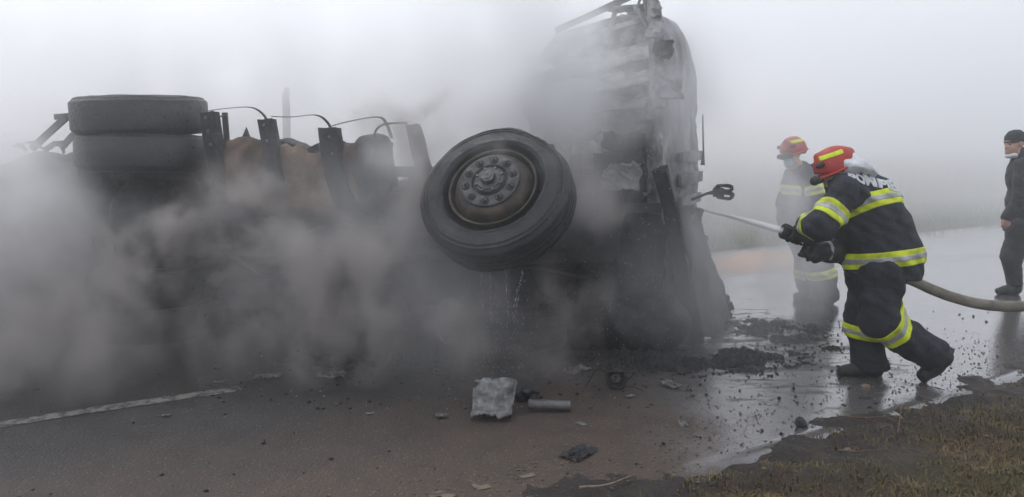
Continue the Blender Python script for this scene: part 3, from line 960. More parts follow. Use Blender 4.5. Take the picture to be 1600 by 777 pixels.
# --- cab, twisted a little further round than the chassis
CA = math.radians(-13)
C0 = TI @ W(1022, 260, 6.12)
CAB = Matrix.Translation((C0.x, C0.y, 0)) @ Matrix.Rotation(CA, 4, 'Z')
def CL(f, h, s_):
    return CAB @ Vector((f, h, s_))
CTOP = 2.72
def grid(name, NU, NV, fn, m, th=0.015, keep=None, parent=None, close_=True):
    vv = [fn(i / NU, j / NV) for i in range(NU + 1) for j in range(NV + 1)]
    ff = []
    for i in range(NU):
        for j in range(NV):
            if keep and not keep(vv, i, j): continue
            a = i * (NV + 1) + j
            ff.append((a, a + NV + 1, a + NV + 2, a + 1))
    used = sorted({k for f in ff for k in f}); mp = {k: i for i, k in enumerate(used)}
    o = mesh(name, [vv[k] for k in used], [tuple(mp[k] for k in f) for f in ff], m, parent or truck)
    if th:
        md = o.modifiers.new('plate', 'SOLIDIFY'); md.thickness = th
    return o
# front panel: u runs away from the camera (truck-up), v runs up; rounded at the high outer corner
def front(u, v):
    h = 2.25 * u; zt = CTOP - 0.03 - 2.0 * max(0.0, u - 0.38) ** 2; z = 0.03 + (zt - 0.03) * v
    bul = 0.10 * math.sin(math.pi * min(1, u * 1.1)) - 0.22 * max(0, u - 0.75) ** 2 * 8
    bul -= 0.16 * (max(0.0, v - 0.84) / 0.16) ** 2
    low = max(0.0, 0.35 - v) / 0.35
    bul += 0.10 * low
    p = CL(bul, h, z)
    d = 0.05 * mnoise.noise(Vector((h * 1.3, z * 1.3, 1))) + 0.025 * mnoise.noise(Vector((h * 4, z * 4, 2))) + 0.01 * mnoise.noise(Vector((h * 12, z * 12, 2)))
    return p + CAB.to_3x3() @ Vector((d, 0, 0))
grid('cab_front', 46, 60, front, M['cabpaint'], 0.02)
# grille slats left on the front
for k in range(5):
    z = 0.75 + 0.19 * k
    MB().tube([CL(0.13, 0.45, z), CL(0.16, 0.9, z + 0.01), CL(0.15, 1.3, z)], 1, flat=(0.09, 0.03, (1, 0, 0))).rough(0.015, 4).build('grille_slat', M['cabpaint'], truck)
# upper side (the door side that now faces the sky) and roof/back sheets
def topside(u, v):
    f = -0.06 - 1.4 * u; h = 0.05 + 0.95 * v
    z = CTOP - 0.02 - 0.12 * v - 0.45 * max(0, u - 0.3) + 0.06 * mnoise.noise(Vector((f * 2, h * 2, 3))) + 0.02 * mnoise.noise(Vector((f * 7, h * 7, 3)))
    return CL(f, h, z)
grid('cab_side', 40, 30, topside, M['ash'], 0.015, keep=lambda vv, i, j: i < 9 + 9 * mnoise.noise(Vector((0, j * 0.3, 7))) and mnoise.noise(Vector((i * 0.16, j * 0.16, 7))) < 0.28)
# floor pan facing the camera: ridged, ash covered, with a torn lower lip
def belly(u, v):
    f = -0.03 - 1.55 * u; z = 0.95 + (CTOP - 0.95) * v
    st = 0.0
    for zc, dpt in ((2.42, 0.04), (2.2, 0.05), (2.02, 0.04), (1.72, 0.07)):
        st += dpt / (1 + math.exp((z - zc - 0.05 * mnoise.noise(Vector((f * 2.5, zc, 0)))) * 55))
    h = 0.24 - st + 0.05 * mnoise.noise(Vector((f * 2.2, z * 2.2, 0))) + 0.035 * mnoise.noise(Vector((f * 6, z * 7, 0))) + 0.015 * mnoise.noise(Vector((f * 16, z * 19, 0))) + 0.25 * u * u
    z -= 0.28 * u * v
    return CL(f, h, z)
def bk(vv, i, j):
    u, v = i / 70, j / 80
    z = 0.95 + (CTOP - 0.95) * v
    lip = 1.58 + 0.16 * mnoise.noise(Vector((u * 5, 0, 1))) + 0.07 * mnoise.noise(Vector((u * 15, 0, 4))) + 0.06 * math.sin(u * 9)
    return z > lip and u < 0.6 + 0.22 * mnoise.noise(Vector((3, v * 6, 2))) and (mnoise.noise(Vector((u * 4, v * 5, 9))) < 0.6 or v > 0.6)
grid('cab_floor', 70, 80, belly, M['ashpan'], 0.02, keep=bk)
# bright curled ash lip hanging off the tear
def lip(u, v):
    f = -0.05 - 0.62 * u
    zz = 1.66 + 0.10 * mnoise.noise(Vector((u * 4, 0, 1))) + 0.04 * mnoise.noise(Vector((u * 13, 0, 4))) - 0.14 * u
    a = v * 2.2
    return CL(f, 0.0 - 0.07 * math.sin(a) + 0.02 * mnoise.noise(Vector((u * 9, v * 5, 3))), zz + 0.09 * math.cos(a) + 0.015 * mnoise.noise(Vector((u * 20, v * 9, 3))))
grid('curled_lip', 44, 10, lip, M['ashwhite'], 0.008)
for k, (z0, f1, dz, sag) in enumerate(((2.33, 0.85, 0.10, -0.16), (2.12, 0.95, 0.09, -0.1), (1.92, 0.9, 0.07, -0.05))):
    def fold(u, v, z0=z0, f1=f1, dz=dz, sag=sag):
        f = 0.03 - f1 * u
        return CL(f, 0.01 - 0.045 * v + 0.03 * mnoise.noise(Vector((u * 5, v * 2, z0))), z0 + sag * u + dz * (1 - v * 1.3) + 0.03 * mnoise.noise(Vector((u * 6, v * 3, z0 * 3))) + 0.012 * mnoise.noise(Vector((u * 19, v * 9, z0 * 3))))
    grid('floor_fold', 44, 8, fold, M['ash' if k == 2 else 'ashwhite'], 0.01)
# corner post at the front edge of the cab
b = MB().tube([CL(0.0, -0.02, 0.9), CL(0.015, -0.03, 1.5), CL(0.0, -0.02, 2.1), CL(-0.02, 0.0, 2.5), CL(-0.05, 0.05, CTOP)], [0.05, 0.06, 0.055, 0.06, 0.05], 12)
for k in range(12):
    z = random.uniform(1.0, 2.65); b.box(CL(random.uniform(-0.04, 0.05), -0.05, z), (random.uniform(0.04, 0.12), 0.06, random.uniform(0.04, 0.16)), Matrix.Rotation(random.uniform(-0.5, 0.5), 3, 'Y'), n=6)
b.rough(0.035, 10).build('corner_post', M['ash'], truck)
MB().box(CL(0.06, -0.04, 2.34), (0.12, 0.1, 0.12), n=12).rough(0.045, 13).build('lamp_socket', M['char'], truck)
MB().box(CL(0.09, 0.02, 2.05), (0.2, 0.12, 0.15), n=14).rough(0.045, 11).build('corner_bracket', M['cabpaint'], truck)
# door frame bars standing proud at the top
def cbar(p, w, m='bare'):
    return MB().tube([TI @ W(*q) for q in p], 1, flat=(w, 0.03, (0, 1, 0))).rough(0.007, 5).build('door_frame_bar', M[m], truck)
cbar([(868, 48, 6.5), (920, 25, 6.4), (975, 0, 6.3), (1000, -12, 6.3)], 0.05)
cbar([(953, 46, 6.35), (960, 22, 6.35), (972, -4, 6.35)], 0.035)
cbar([(996, 20, 6.25), (1003, 12, 6.25), (998, 5, 6.25), (1004, -8, 6.25)], 0.02)
cbar([(1022, 60, 6.2), (1016, 20, 6.2), (1010, -14, 6.2)], 0.085, 'ash')
cbar([(905, 60, 6.4), (950, 46, 6.4), (1010, 30, 6.3)], 0.035, 'ash')
# lamp tray and support frame hanging below the floor
b = MB().box(TI @ W(973, 222, 5.95), (0.30, 0.14, 0.13), Matrix.Rotation(0.1, 3, 'Y'), n=18); b.rough(0.05, 9).build('bumper_mount', M['char'], truck)
b = MB().box(TI @ W(973, 246, 5.9), (0.31, 0.05, 0.09), n=8); b.rough(0.008, 6).build('lamp_tray', M['char'], truck, bevel=0.006)
lt = MB().box(TI @ W(971, 275, 5.92), (0.28, 0.06, 0.2), n=22); lt.rough(0.035, 13).build('melted_lamp', M['cabpaint'], truck)
b = MB().box(TI @ W(966, 312, 5.95), (0.06, 0.06, 0.2), n=6); b.box(TI @ W(995, 325, 5.95), (0.38, 0.08, 0.075), n=10); b.rough(0.01, 6).build('tow_beam', M['char'], truck, bevel=0.006)
# bumper beam, its upper half burnt away, leaning out towards the road
bp = [TI @ W(1036, 264, 5.75), TI @ W(1050, 330, 5.8), TI @ W(1068, 420, 5.95), TI @ W(1092, 520, 6.2), TI @ W(1104, 560, 6.3)]
b = MB().tube(bp, 1, flat=(0.10, 0.3, (1, 0, 0)))
b = MB()
b.tube([p + Vector((0, 0.1, 0)) for p in bp], 1, flat=(0.24, 0.07, (1, 0, 0)))
b.tube([p + Vector((-0.05, 0.04, 0)) for p in bp], 1, flat=(0.1, 0.05, (1, 0, 0)))
b.rough(0.02, 4).build('bumper_beam', M['char'], truck)
# lower front corner: headlamp pan and scuttle sheet beyond the bumper
def lowfront(u, v):
    z = 1.35 * (1 - v) + 0.02
    p = TI @ W(1056 + 40 * v + (26 + 32 * v) * u, 322 + 205 * v, 6.05 + 1.1 * u)
    return p + Vector((0.03 * mnoise.noise(Vector((u * 4, v * 6, 1))) + 0.03 * mnoise.noise(Vector((u * 2, v * 9, 4))) * u, 0.02 * mnoise.noise(Vector((u * 9, v * 9, 4))), 0))
grid('front_apron', 24, 50, lowfront, M['char'], 0.02)
for k in range(14):
    v = random.random(); p = Vector(lowfront(1.0, v)) + Vector((random.uniform(-0.02, 0.03), -0.03, 0))
    MB().box(p, (random.uniform(0.03, 0.09), 0.05, random.uniform(0.03, 0.1)), Matrix.Rotation(random.uniform(-1, 1), 3, 'Y'), n=3).rough(0.02, 9).build('melted_trim', M['char'], truck)
# mirror arm: stalk ending in two looped brackets
b = MB()
st = [TI @ W(1082, 312, 6.5), TI @ W(1104, 303, 6.4), TI @ W(1122, 300, 6.35)]
b.tube(st, [0.012, 0.014, 0.02], 10)
for dv in (-5.5, 6):
    c = TI @ W(1132, 300 + dv, 6.33)
    ring = [c + Vector((0.056 * math.copysign(abs(math.cos(t)) ** 0.7, math.cos(t)), 0.012 * math.sin(2 * t), 0.024 * math.sin(t))) for t in np.linspace(0, 2 * math.pi, 25)]
    b.tube(ring, 0.016, 8, cap=False)
b.box(TI @ W(1122, 301, 6.34), (0.08, 0.04, 0.07), n=6).rough(0.018, 14).build('mirror_arm', M['char'], truck)
MB().tube([TI @ W(1098, 180, 6.9), TI @ W(1099, 235, 6.9), TI @ W(1098, 258, 6.9)], [0.006, 0.008, 0.02], 8).build('aerial', M['char'], truck)
# inner bulkhead so the cab is not hollow
s = SDF(0.03, 1.0)
for k in range(24):
    s.ell(CL(random.uniform(-1.4, -0.25), random.uniform(0.5, 1.6), random.uniform(0.4, 2.2)), (random.uniform(0.15, 0.35), 0.25, random.uniform(0.12, 0.35)), None, 0.08)
s.cap(CL(-0.7, 0.9, 0.3), CL(-0.7, 0.9, 2.1), 0.4, 0.35, 0.1).cap(CL(-0.35, 0.75, 1.8), CL(-0.8, 0.75, 2.15), 0.3, 0.25, 0.1)
sdf_obj('cab_interior', s, M['char'], truck, 0.035)
for k in range(22):
    z = random.uniform(0.7, 1.7); f = random.uniform(-1.0, -0.05)
    p = CL(f, random.uniform(-0.05, 0.2), z); q = p + Vector((random.uniform(-0.25, 0.25), random.uniform(-0.1, 0.1), random.uniform(-0.3, 0.1)))
    MB().tube([p, (p + q) / 2 + Vector((0.03, -0.04, -0.05)), q], random.uniform(0.006, 0.016), 6).build('burnt_cable', M['char'], truck)

# ------------------------------------------------------------------ people
def cloth(name, col, col2, rough=0.92, bump=0.7):
    return mat(name, [(0.35, col), (0.7, col2)], 11, rough, 0, bump, 24, 0.025, rrange=(rough - 0.15, 0.98))
M['navy'] = cloth('navy fire suit', (0.010, 0.013, 0.020), (0.020, 0.025, 0.036))
M['yellow'] = mat('lime reflective tape', [(0.32, (0.42, 0.46, 0.03)), (0.5, (0.64, 0.74, 0.012)), (0.7, (0.72, 0.82, 0.012))], 10, 0.6, 0, 0.15, 80, 0.002)
M['silver'] = mat('silver reflective tape', [(0.35, (0.3, 0.31, 0.32)), (0.65, (0.46, 0.47, 0.48))], 14, 0.55, 0.2, 0.15, 80, 0.002)
M['foil'] = mat('aluminised neck cloth', [(0.3, (0.5, 0.51, 0.53)), (0.7, (0.75, 0.76, 0.78))], 8, 0.42, 0.55, 0.7, 26, 0.02, rrange=(0.3, 0.6))
M['helmet'] = mat('scuffed red helmet', [(0.3, (0.3, 0.02, 0.014)), (0.55, (0.44, 0.032, 0.022)), (0.75, (0.36, 0.06, 0.045))], 9, 0.38, 0, 0.12, 30, 0.004, rrange=(0.42, 0.7))
M['black'] = mat('black rubber', [(0.35, (0.012, 0.012, 0.013)), (0.7, (0.026, 0.026, 0.027))], 14, 0.7, 0, 0.3, 60, 0.004)
M['leather'] = mat('wet black leather', [(0.35, (0.010, 0.010, 0.011)), (0.7, (0.022, 0.022, 0.023))], 16, 0.55, 0, 0.4, 45, 0.005, rrange=(0.4, 0.75))
M['skin'] = mat('skin', [(0.35, (0.42, 0.23, 0.16)), (0.65, (0.52, 0.31, 0.23))], 12, 0.55, 0, 0.1, 90, 0.001)
M['mask'] = mat('pale blue face mask', [(0.35, (0.33, 0.52, 0.62)), (0.65, (0.42, 0.6, 0.7))], 20, 0.9, 0, 0.3, 60, 0.003)
M['whitecloth'] = mat('white face mask', [(0.35, (0.6, 0.6, 0.6)), (0.65, (0.72, 0.72, 0.72))], 20, 0.9, 0, 0.3, 60, 0.003)
M['coat'] = cloth('charcoal coat', (0.018, 0.018, 0.022), (0.032, 0.032, 0.038))
M['trouser'] = cloth('dark trousers', (0.015, 0.016, 0.02), (0.026, 0.027, 0.032))
M['wool'] = cloth('black knit cap', (0.014, 0.014, 0.016), (0.03, 0.03, 0.033), 0.95, 0.6)
M['letter'] = mat('silver lettering', [(0.35, (0.5, 0.51, 0.52)), (0.65, (0.64, 0.65, 0.66))], 14, 0.6, 0, 0.1, 80, 0.002)
M['eye'] = mat('dark eye', [(0.4, (0.02, 0.015, 0.012)), (0.6, (0.03, 0.02, 0.015))], 10, 0.2, 0, 0)

def basis(fwd, up):
    f = Vector(fwd).normalized(); u = Vector(up); u = (u - f * u.dot(f)).normalized(); l = u.cross(f)
    return Matrix((f, l, u)).transposed()          # columns: forward, left, up

def head_sdf(s, c, R, k=0.02):
    """skull, jaw, nose, brow, ears around centre c; R columns forward/left/up"""
    P = lambda f, l, u: Vector(c) + R @ Vector((f, l, u))
    s.ell(P(-0.01, 0, 0.03), (0.098, 0.077, 0.098), R, k)
    s.ell(P(0.03, 0, -0.045), (0.068, 0.058, 0.075), R, 0.03)
    s.cap(P(0.055, 0, -0.095), P(0.065, 0, -0.09), 0.026, 0.024, 0.03)                       # chin
    s.cap(P(0.088, 0, 0.012), P(0.108, 0, -0.025), 0.010, 0.014, 0.014)                      # nose
    s.cap(P(0.082, -0.035, 0.03), P(0.082, 0.035, 0.03), 0.014, 0.014, 0.02)                 # brow
    s.cap(P(0.086, -0.018, -0.058), P(0.086, 0.018, -0.058), 0.009, 0.009, 0.012)            # lips
    for sg in (-1, 1):
        s.ell(P(-0.005, sg * 0.079, -0.005), (0.02, 0.009, 0.032), R, 0.008)
        s.ell(P(0.092, sg * 0.033, 0.008), (0.014, 0.016, 0.012), R, 0.012, sub=True)
    return s
def eyes(c, R, parent):
    for sg in (-1, 1):
        p = Vector(c) + R @ Vector((0.078, sg * 0.033, 0.008))
        MB().lathe([(0.0001, -0.012), (0.009, -0.008), (0.012, 0), (0.009, 0.008), (0.0001, 0.012)], 12, Matrix.Translation(p)).build('eye', M['eye'], parent)
def helmet(c, R, parent, h=0.007, tilt=None):
    """fire helmet: dome, brim, raised comb, lamp clip, stripe"""
    P = lambda f, l, u: Vector(c) + R @ Vector((f, l, u))
    s = SDF().ell(P(-0.005, 0, 0.025), (0.143, 0.122, 0.132), R, 0.01)
    s.cut(P(0.0, 0, -0.015), R @ Vector((0.18, 0, -1)))
    s.cap(P(-0.11, 0, 0.09), P(0.09, 0, 0.12), 0.022, 0.02, 0.03)
    s.p.append(s.p.pop())
    hm = sdf_obj('helmet', s, M['helmet'], parent, h)
    b = SDF().ell(P(0.0, 0, -0.004), (0.168, 0.14, 0.02), R @ Matrix.Rotation(0.15, 3, 'Y'), 0.01)
    sdf_obj('helmet_brim', b, M['helmet'], hm, h)
    v = SDF()
    v.cap(P(0.125, 0.075, -0.03), P(0.148, 0, -0.035), 0.024, 0.026, 0.02).cap(P(0.148, 0, -0.035), P(0.125, -0.075, -0.03), 0.026, 0.024, 0.02)
    sdf_obj('visor', v, M['black'], hm, h)
    sh = SDF().ell(P(-0.005, 0, 0.025), (0.143, 0.122, 0.132), R, 0.01)
    for sg in (-1, 1):
        def ex(Pn, sg=sg):
            l = (Pn - np.array(P(0, 0, 0), np.float32)) @ np.array(R, np.float32)
            return np.maximum(np.maximum(np.abs(l[..., 2] - 0.108 + 0.05 * l[..., 0]) - 0.015, np.abs(l[..., 0] - 0.015) - 0.075), -sg * l[..., 1])
        band('helmet_stripe', sh, P(0, 0, 0), R @ Vector((1, 0, 0)), 0.0, 0.4, 0.005, M['yellow'], hm, 0.005, ex)
    for sg in (-1, 1):
        q = SDF().cap(P(0.09, sg * 0.095, 0.065), P(0.112, sg * 0.083, 0.062), 0.019, 0.017)
        sdf_obj('lamp_clip', q, M['black'], hm, h)
    return hm
def grip_hand(s, gc, axis, gr, palm_dir, wrist, k=0.008, fr=0.0125, flip=1):
    """gloved or bare hand closed round a bar: four fingers of unequal length and an opposed thumb"""
    A = Vector(axis).normalized(); gc = Vector(gc)
    e1 = Vector(palm_dir); e1 = (e1 - A * e1.dot(A)).normalized(); e2 = A.cross(e1) * flip
    pr = gr + 0.022
    for j in (-0.032, 0.0, 0.032):
        s.cap(gc + A * j + e1 * pr - e2 * 0.03, gc + A * j + e1 * pr + e2 * 0.022, 0.024, 0.02, 0.02)
    for i in range(4):
        o = -0.045 + 0.030 * i
        end = (205, 225, 220, 190)[i]
        rr = gr + fr * 0.9
        prev = None
        for q in range(5):
            a = math.radians(25 + (end - 25) * q / 4)
            p = gc + A * (o * (1 - 0.06 * q)) + (e1 * math.cos(a) + e2 * math.sin(a)) * rr * (1.12 if q in (1, 3) else 1.0)
            if prev is not None:
                s.cap(prev, p, fr * (1.05 - 0.04 * q), fr * (1.0 - 0.05 * q), k)
            prev = p
    prev = gc + A * 0.045 + e1 * pr - e2 * 0.02
    for q in range(1, 4):
        a = -math.radians(20 + 42 * q)
        p = gc + A * (0.05 + 0.006 * q) + (e1 * math.cos(a) + e2 * math.sin(a)) * (gr + 0.016)
        s.cap(prev, p, 0.0165, 0.0145, 0.012); prev = p
    s.cap(gc + e1 * (pr + 0.01) - e2 * 0.03, Vector(wrist), 0.036, 0.045, 0.03)
    return s

# ---- firefighter working the branch: stooped, striding, near leg trailing
YB = 5.17
def q(u, v, dy=0.0):
    return W(u, v, YB + dy)
pel, wai, che, upc, nck = q(1380, 410, 0.02), q(1368, 362, 0.02), q(1347, 320, 0.02), q(1330, 294, 0.02), q(1313, 274, 0.0)
hdc = q(1306, 265, -0.02)
RH = basis((-0.9, 0.2, -0.30), (-0.3, 0.05, 0.95))
l_sh, l_el, l_wr = q(1320, 298, -0.20), q(1284, 350, -0.27), q(1258, 351, -0.06)
r_sh, r_el, r_wr = q(1318, 305, 0.24), q(1345, 388, 0.22), q(1292, 391, 0.04)
f_hip, f_kne, f_ank = q(1360, 425, 0.12), q(1350, 505, 0.10), q(1359, 566, 0.08)
n_hip, n_kne, n_ank = q(1378, 425, -0.10), q(1374, 500, -0.13), q(1453, 552, -0.09)

body = SDF(0.014, 1.2)
body.chain([nck, upc, che, wai, pel], [0.075, 0.13, 0.18, 0.2, 0.2], 0.06)
body.chain([upc, l_sh, l_el, l_wr], [0.1, 0.08, 0.066, 0.045], 0.05)
body.chain([upc, r_sh, r_el, r_wr], [0.1, 0.08, 0.066, 0.045], 0.05)
body.chain([pel, f_hip, f_kne, f_ank], [0.15, 0.12, 0.09, 0.06], 0.05)
body.chain([pel, n_hip, n_kne, n_ank], [0.15, 0.12, 0.09, 0.06], 0.045)
head_sdf(body, hdc - RH @ Vector((0, 0, 0.02)), RH)
body.cap(hdc - RH @ Vector((0.03, 0, 0.1)), nck, 0.065, 0.075, 0.04)
p1 = sdf_obj('person', body, [M['navy'], M['skin']], None, 0.0095)
def skin_near(o, pts, r):
    me = o.data
    co = np.empty(len(me.polygons) * 3, np.float32); me.polygons.foreach_get('center', co); co = co.reshape(-1, 3)
    mi = np.zeros(len(co), np.int32)
    for p, rr in zip(pts, r):
        mi[np.linalg.norm(co - np.array(p, np.float32), axis=1) < rr] = 1
    me.polygons.foreach_set('material_index', mi)
skin_near(p1, [hdc], [0.135])
tag(p1, 'firefighter in navy suit with lime stripes and red helmet, stooping to aim the hose', 'person')

fsh, nsh = (f_ank - f_kne).normalized(), (n_ank - n_kne).normalized()
tf = SDF(0.014, 1.2).chain([pel, f_hip, f_kne, f_ank + fsh * 0.14], [0.17, 0.15, 0.12, 0.118], 0.06).cut(Vector((f_ank.x, f_ank.y, 0.052)), (0.1, 0, -1))
tn = SDF(0.014, 1.2).chain([pel, n_hip, n_kne, n_ank + nsh * 0.14], [0.17, 0.142, 0.126, 0.118], 0.045).cut(n_ank + nsh * 0.035, nsh)
sdf_obj('trousers', Union(tf, tn), M['navy'], p1, 0.009)
torso = SDF(0.015, 1.25)
torso.chain([upc, che, wai, pel, q(1378, 428, 0.02)], [0.17, 0.213, 0.232, 0.24, 0.246], 0.06)
torso.cap(q(1322, 296, -0.13), q(1320, 296, 0.18), 0.09, 0.09, 0.09)
hemn = Vector((-0.06, 0, -1))
jack = SDF(0.015, 1.25); jack.p = list(torso.p)
lf = SDF(0.015, 1.25).chain([l_sh + Vector((0.03, 0.04, -0.01)), l_el, l_wr], [0.105, 0.096, 0.072], 0.05)
rf = SDF(0.015, 1.25).chain([r_sh, r_el, r_wr], [0.12, 0.095, 0.075], 0.05)
jack.p += lf.p + rf.p
jack.cut(q(1380, 431, 0.0), hemn)
jk = sdf_obj('jacket', jack, M['navy'], p1, 0.009)
torso.cut(q(1380, 431, 0.0), hemn)
def tape(s, a, d, t0, w, parent, h=0.006, extra=None, off=0.005):
    """lime tape with a silver stripe down its middle"""
    y = band('reflective_tape', s, a, d, t0, w, off, M['yellow'], parent, h, extra)
    band('silver_stripe', s, a, d, t0, w * 0.34, off + 0.0035, M['silver'], y, h, extra)
    return y
# chest hoop (runs up across the back), hem hoop, sleeve hoops
tape(torso, q(1352, 328), (-0.26, 0.42, 0.87), 0.0, 0.105, jk)
tape(torso, q(1382, 402), (-0.12, 0.1, 1.0), 0.0, 0.108, jk)
ua = (l_el - l_sh)
tape(lf, l_sh, ua, ua.length * 0.66, 0.115, jk, 0.0055, lambda P: -((P - np.array(l_sh, np.float32)) @ np.array(ua.normalized(), np.float32)) + 0.05)
fa = (l_wr - l_el)
lf2 = SDF(0.015, 1.25).chain([l_el, l_wr], [0.098, 0.075])
tape(lf2, l_el, fa, fa.length * 0.55, 0.075, jk, 0.0055)
fr_ = (r_wr - r_el)
rf2 = SDF(0.015, 1.25).chain([r_el, r_wr], [0.095, 0.075])
tape(rf2, r_el, fr_, fr_.length * 0.62, 0.06, jk, 0.006)
# cuffs of the knee: hoops on both trouser legs
lg1 = SDF(0.014, 1.2).chain([f_kne, f_ank + fsh * 0.14], [0.12, 0.118], 0.06)
lg2 = SDF(0.014, 1.2).chain([n_kne, n_ank + nsh * 0.14], [0.126, 0.118], 0.06)
tape(tf, f_kne, (0.1, 0, 1), -0.055, 0.095, p1, off=0.009)
sh = (n_ank - n_kne)
tape(tn, n_kne, sh, 0.10, 0.12, p1, off=0.008)
# collar
sdf_obj('collar', SDF(0.006, 1.5).cap(nck + Vector((0.03, 0, -0.02)), nck + Vector((-0.01, 0, 0.03)), 0.115, 0.105), M['navy'], jk, 0.009)
# boots
def boot(name_parent, pts, sole, h=0.008):
    s = SDF(0.003, 2.0).chain(pts[0], pts[1], 0.03)
    b = sdf_obj('boot', s, M['leather'], name_parent, h)
    s2 = SDF().chain(sole[0], sole[1], 0.01)
    sdf_obj('sole', s2, M['black'], b, h)
boot(p1, ([f_ank + Vector((0.0, 0, 0.02)), q(1364, 578, 0.08), q(1340, 578, 0.07), q(1320, 580, 0.07)], [0.075, 0.062, 0.054, 0.046]),
     ([q(1368, 585, 0.08), q(1345, 585, 0.07), q(1318, 585, 0.07)], [0.034, 0.034, 0.034]))
boot(p1, ([q(1452, 552, -0.09), q(1470, 557, -0.08), q(1457, 574, -0.08), q(1444, 586, -0.08)], [0.085, 0.07, 0.058, 0.046]),
     ([q(1482, 549, -0.08), q(1467, 570, -0.08), q(1443, 591, -0.08)], [0.034, 0.032, 0.03]))
# helmet and foil neck curtain
hm1 = helmet(hdc, RH, p1)
nc = SDF(0.010, 1.6)
nc.ell(q(1332, 260, -0.02), (0.155, 0.16, 0.056), Matrix.Rotation(math.radians(20), 3, 'Y'), 0.03)
nc.cap(hdc + RH @ Vector((-0.06, 0, -0.01)), q(1328, 264, -0.02), 0.112, 0.09, 0.05)
sdf_obj('neck_curtain', nc, M['foil'], p1, 0.008)
# the word across the back, wrapped on the jacket
def wrap_text(txt, s, start, upv, size, parent, m, off=0.004):
    cu = bpy.data.curves.new('lettering', 'FONT'); cu.body = txt; cu.size = size; cu.offset = 0.006 * size / 0.1; cu.extrude = 0.0; cu.space_character = 1.08
    to = bpy.data.objects.new('lettering', cu); COL.objects.link(to)
    dg = bpy.context.evaluated_depsgraph_get(); me = bpy.data.meshes.new_from_object(to.evaluated_get(dg))
    bpy.data.objects.remove(to)
    import bmesh
    bm = bmesh.new(); bm.from_mesh(me)
    bmesh.ops.triangulate(bm, faces=bm.faces)
    for _ in range(2):
        bmesh.ops.subdivide_edges(bm, edges=[e for e in bm.edges if e.calc_length() > 0.012], cuts=1)
        bmesh.ops.triangulate(bm, faces=bm.faces)
    bm.to_mesh(me); bm.free()
    n = len(me.vertices); co = np.empty(n * 3, np.float32); me.vertices.foreach_get('co', co); co = co.reshape(-1, 3)
    up = np.array(Vector(upv).normalized(), np.float32)
    def grad(P):
        e = 0.004
        g = np.stack([s.ev(P + np.array(o, np.float32)) - s.ev(P - np.array(o, np.float32)) for o in ((e, 0, 0), (0, e, 0), (0, 0, e))], -1)
        return g / np.maximum(np.linalg.norm(g, axis=-1, keepdims=True), 1e-6)
    def land(P, it=4):
        for _ in range(it):
            P = P - grad(P) * (s.ev(P) - off)[..., None]
        return P
    p = land(np.array([start], np.float32), 12)
    x1, st = float(co[:, 0].max()) + 0.01, 0.006
    path = [p[0]]
    for _ in range(int(x1 / st) + 2):                      # round the back, level with the shoulders
        g = grad(p); t = np.cross(np.broadcast_to(up, g.shape), g); t /= np.linalg.norm(t, axis=-1, keepdims=True)
        p = land(p + t * st, 2); path.append(p[0])
    path = np.array(path); fx = np.clip(co[:, 0] / st, 0, len(path) - 1.001); i0 = fx.astype(int); fr2 = (fx - i0)[:, None]
    P = path[i0] * (1 - fr2) + path[i0 + 1] * fr2
    for _ in range(8):
        g = grad(P); t = up - g * (g @ up)[:, None]; t /= np.linalg.norm(t, axis=-1, keepdims=True)
        P = land(P + t * (co[:, 1:2] / 8), 2)
    me.vertices.foreach_set('co', P.astype(np.float32).ravel()); me.update()
    o = link('lettering', me, m, parent)
    md = o.modifiers.new('ink', 'SOLIDIFY'); md.thickness = 0.003; md.offset = 1
    return o
txs = SDF(0.015, 1.25); txs.p = list(torso.p) + lf.p + rf.p
wrap_text('POMPIERII', txs, q(1325, 289, -0.2), (0.2, 0.0, 0.97), 0.118, jk, M['letter'])

# gloves closed on the branch
noz_a, noz_b = q(1224, 361, 0.06), q(1304, 389, 0.06)
nd = (noz_b - noz_a).normalized()
gl = SDF(0.0015, 2.2); gc1 = noz_a + nd * 0.115
grip_hand(gl, gc1, -nd, 0.036, Vector((0.1, -0.35, 1)), l_wr, fr=0.0132)
gl.cap(l_wr, l_wr + (l_el - l_wr) * 0.35, 0.06, 0.078, 0.03)
g1 = sdf_obj('glove', gl, M['leather'], p1, 0.0055)
gx = SDF().ell(gc1 + Vector((0.0, -0.035, 0.075)), (0.034, 0.014, 0.012), Matrix.Rotation(math.radians(-35), 3, 'Y'))
sdf_obj('glove_tab', gx, M['yellow'], g1, 0.005)
gl = SDF(0.0015, 2.2); gc2 = noz_a + nd * 0.19 + Vector((0, 0, -0.085))
grip_hand(gl, gc2, nd * 0.35 + Vector((0.1, 0.15, 0.9)), 0.03, Vector((0.5, -0.8, 0.0)), r_wr + Vector((-0.02, -0.03, -0.005)), fr=0.0132, flip=-1)
cuff = SDF(0.004, 2.2).cap(r_wr + Vector((-0.035, -0.03, 0)), r_wr + Vector((0.05, -0.01, 0.0)), 0.055, 0.082)
gl.p += cuff.p
g2 = sdf_obj('glove', gl, M['leather'], p1, 0.005)
band('cuff_strap', cuff, r_wr + Vector((-0.01, -0.02, 0)), (1, 0.2, 0), 0.0, 0.022, 0.006, M['silver'], g2, 0.0055)

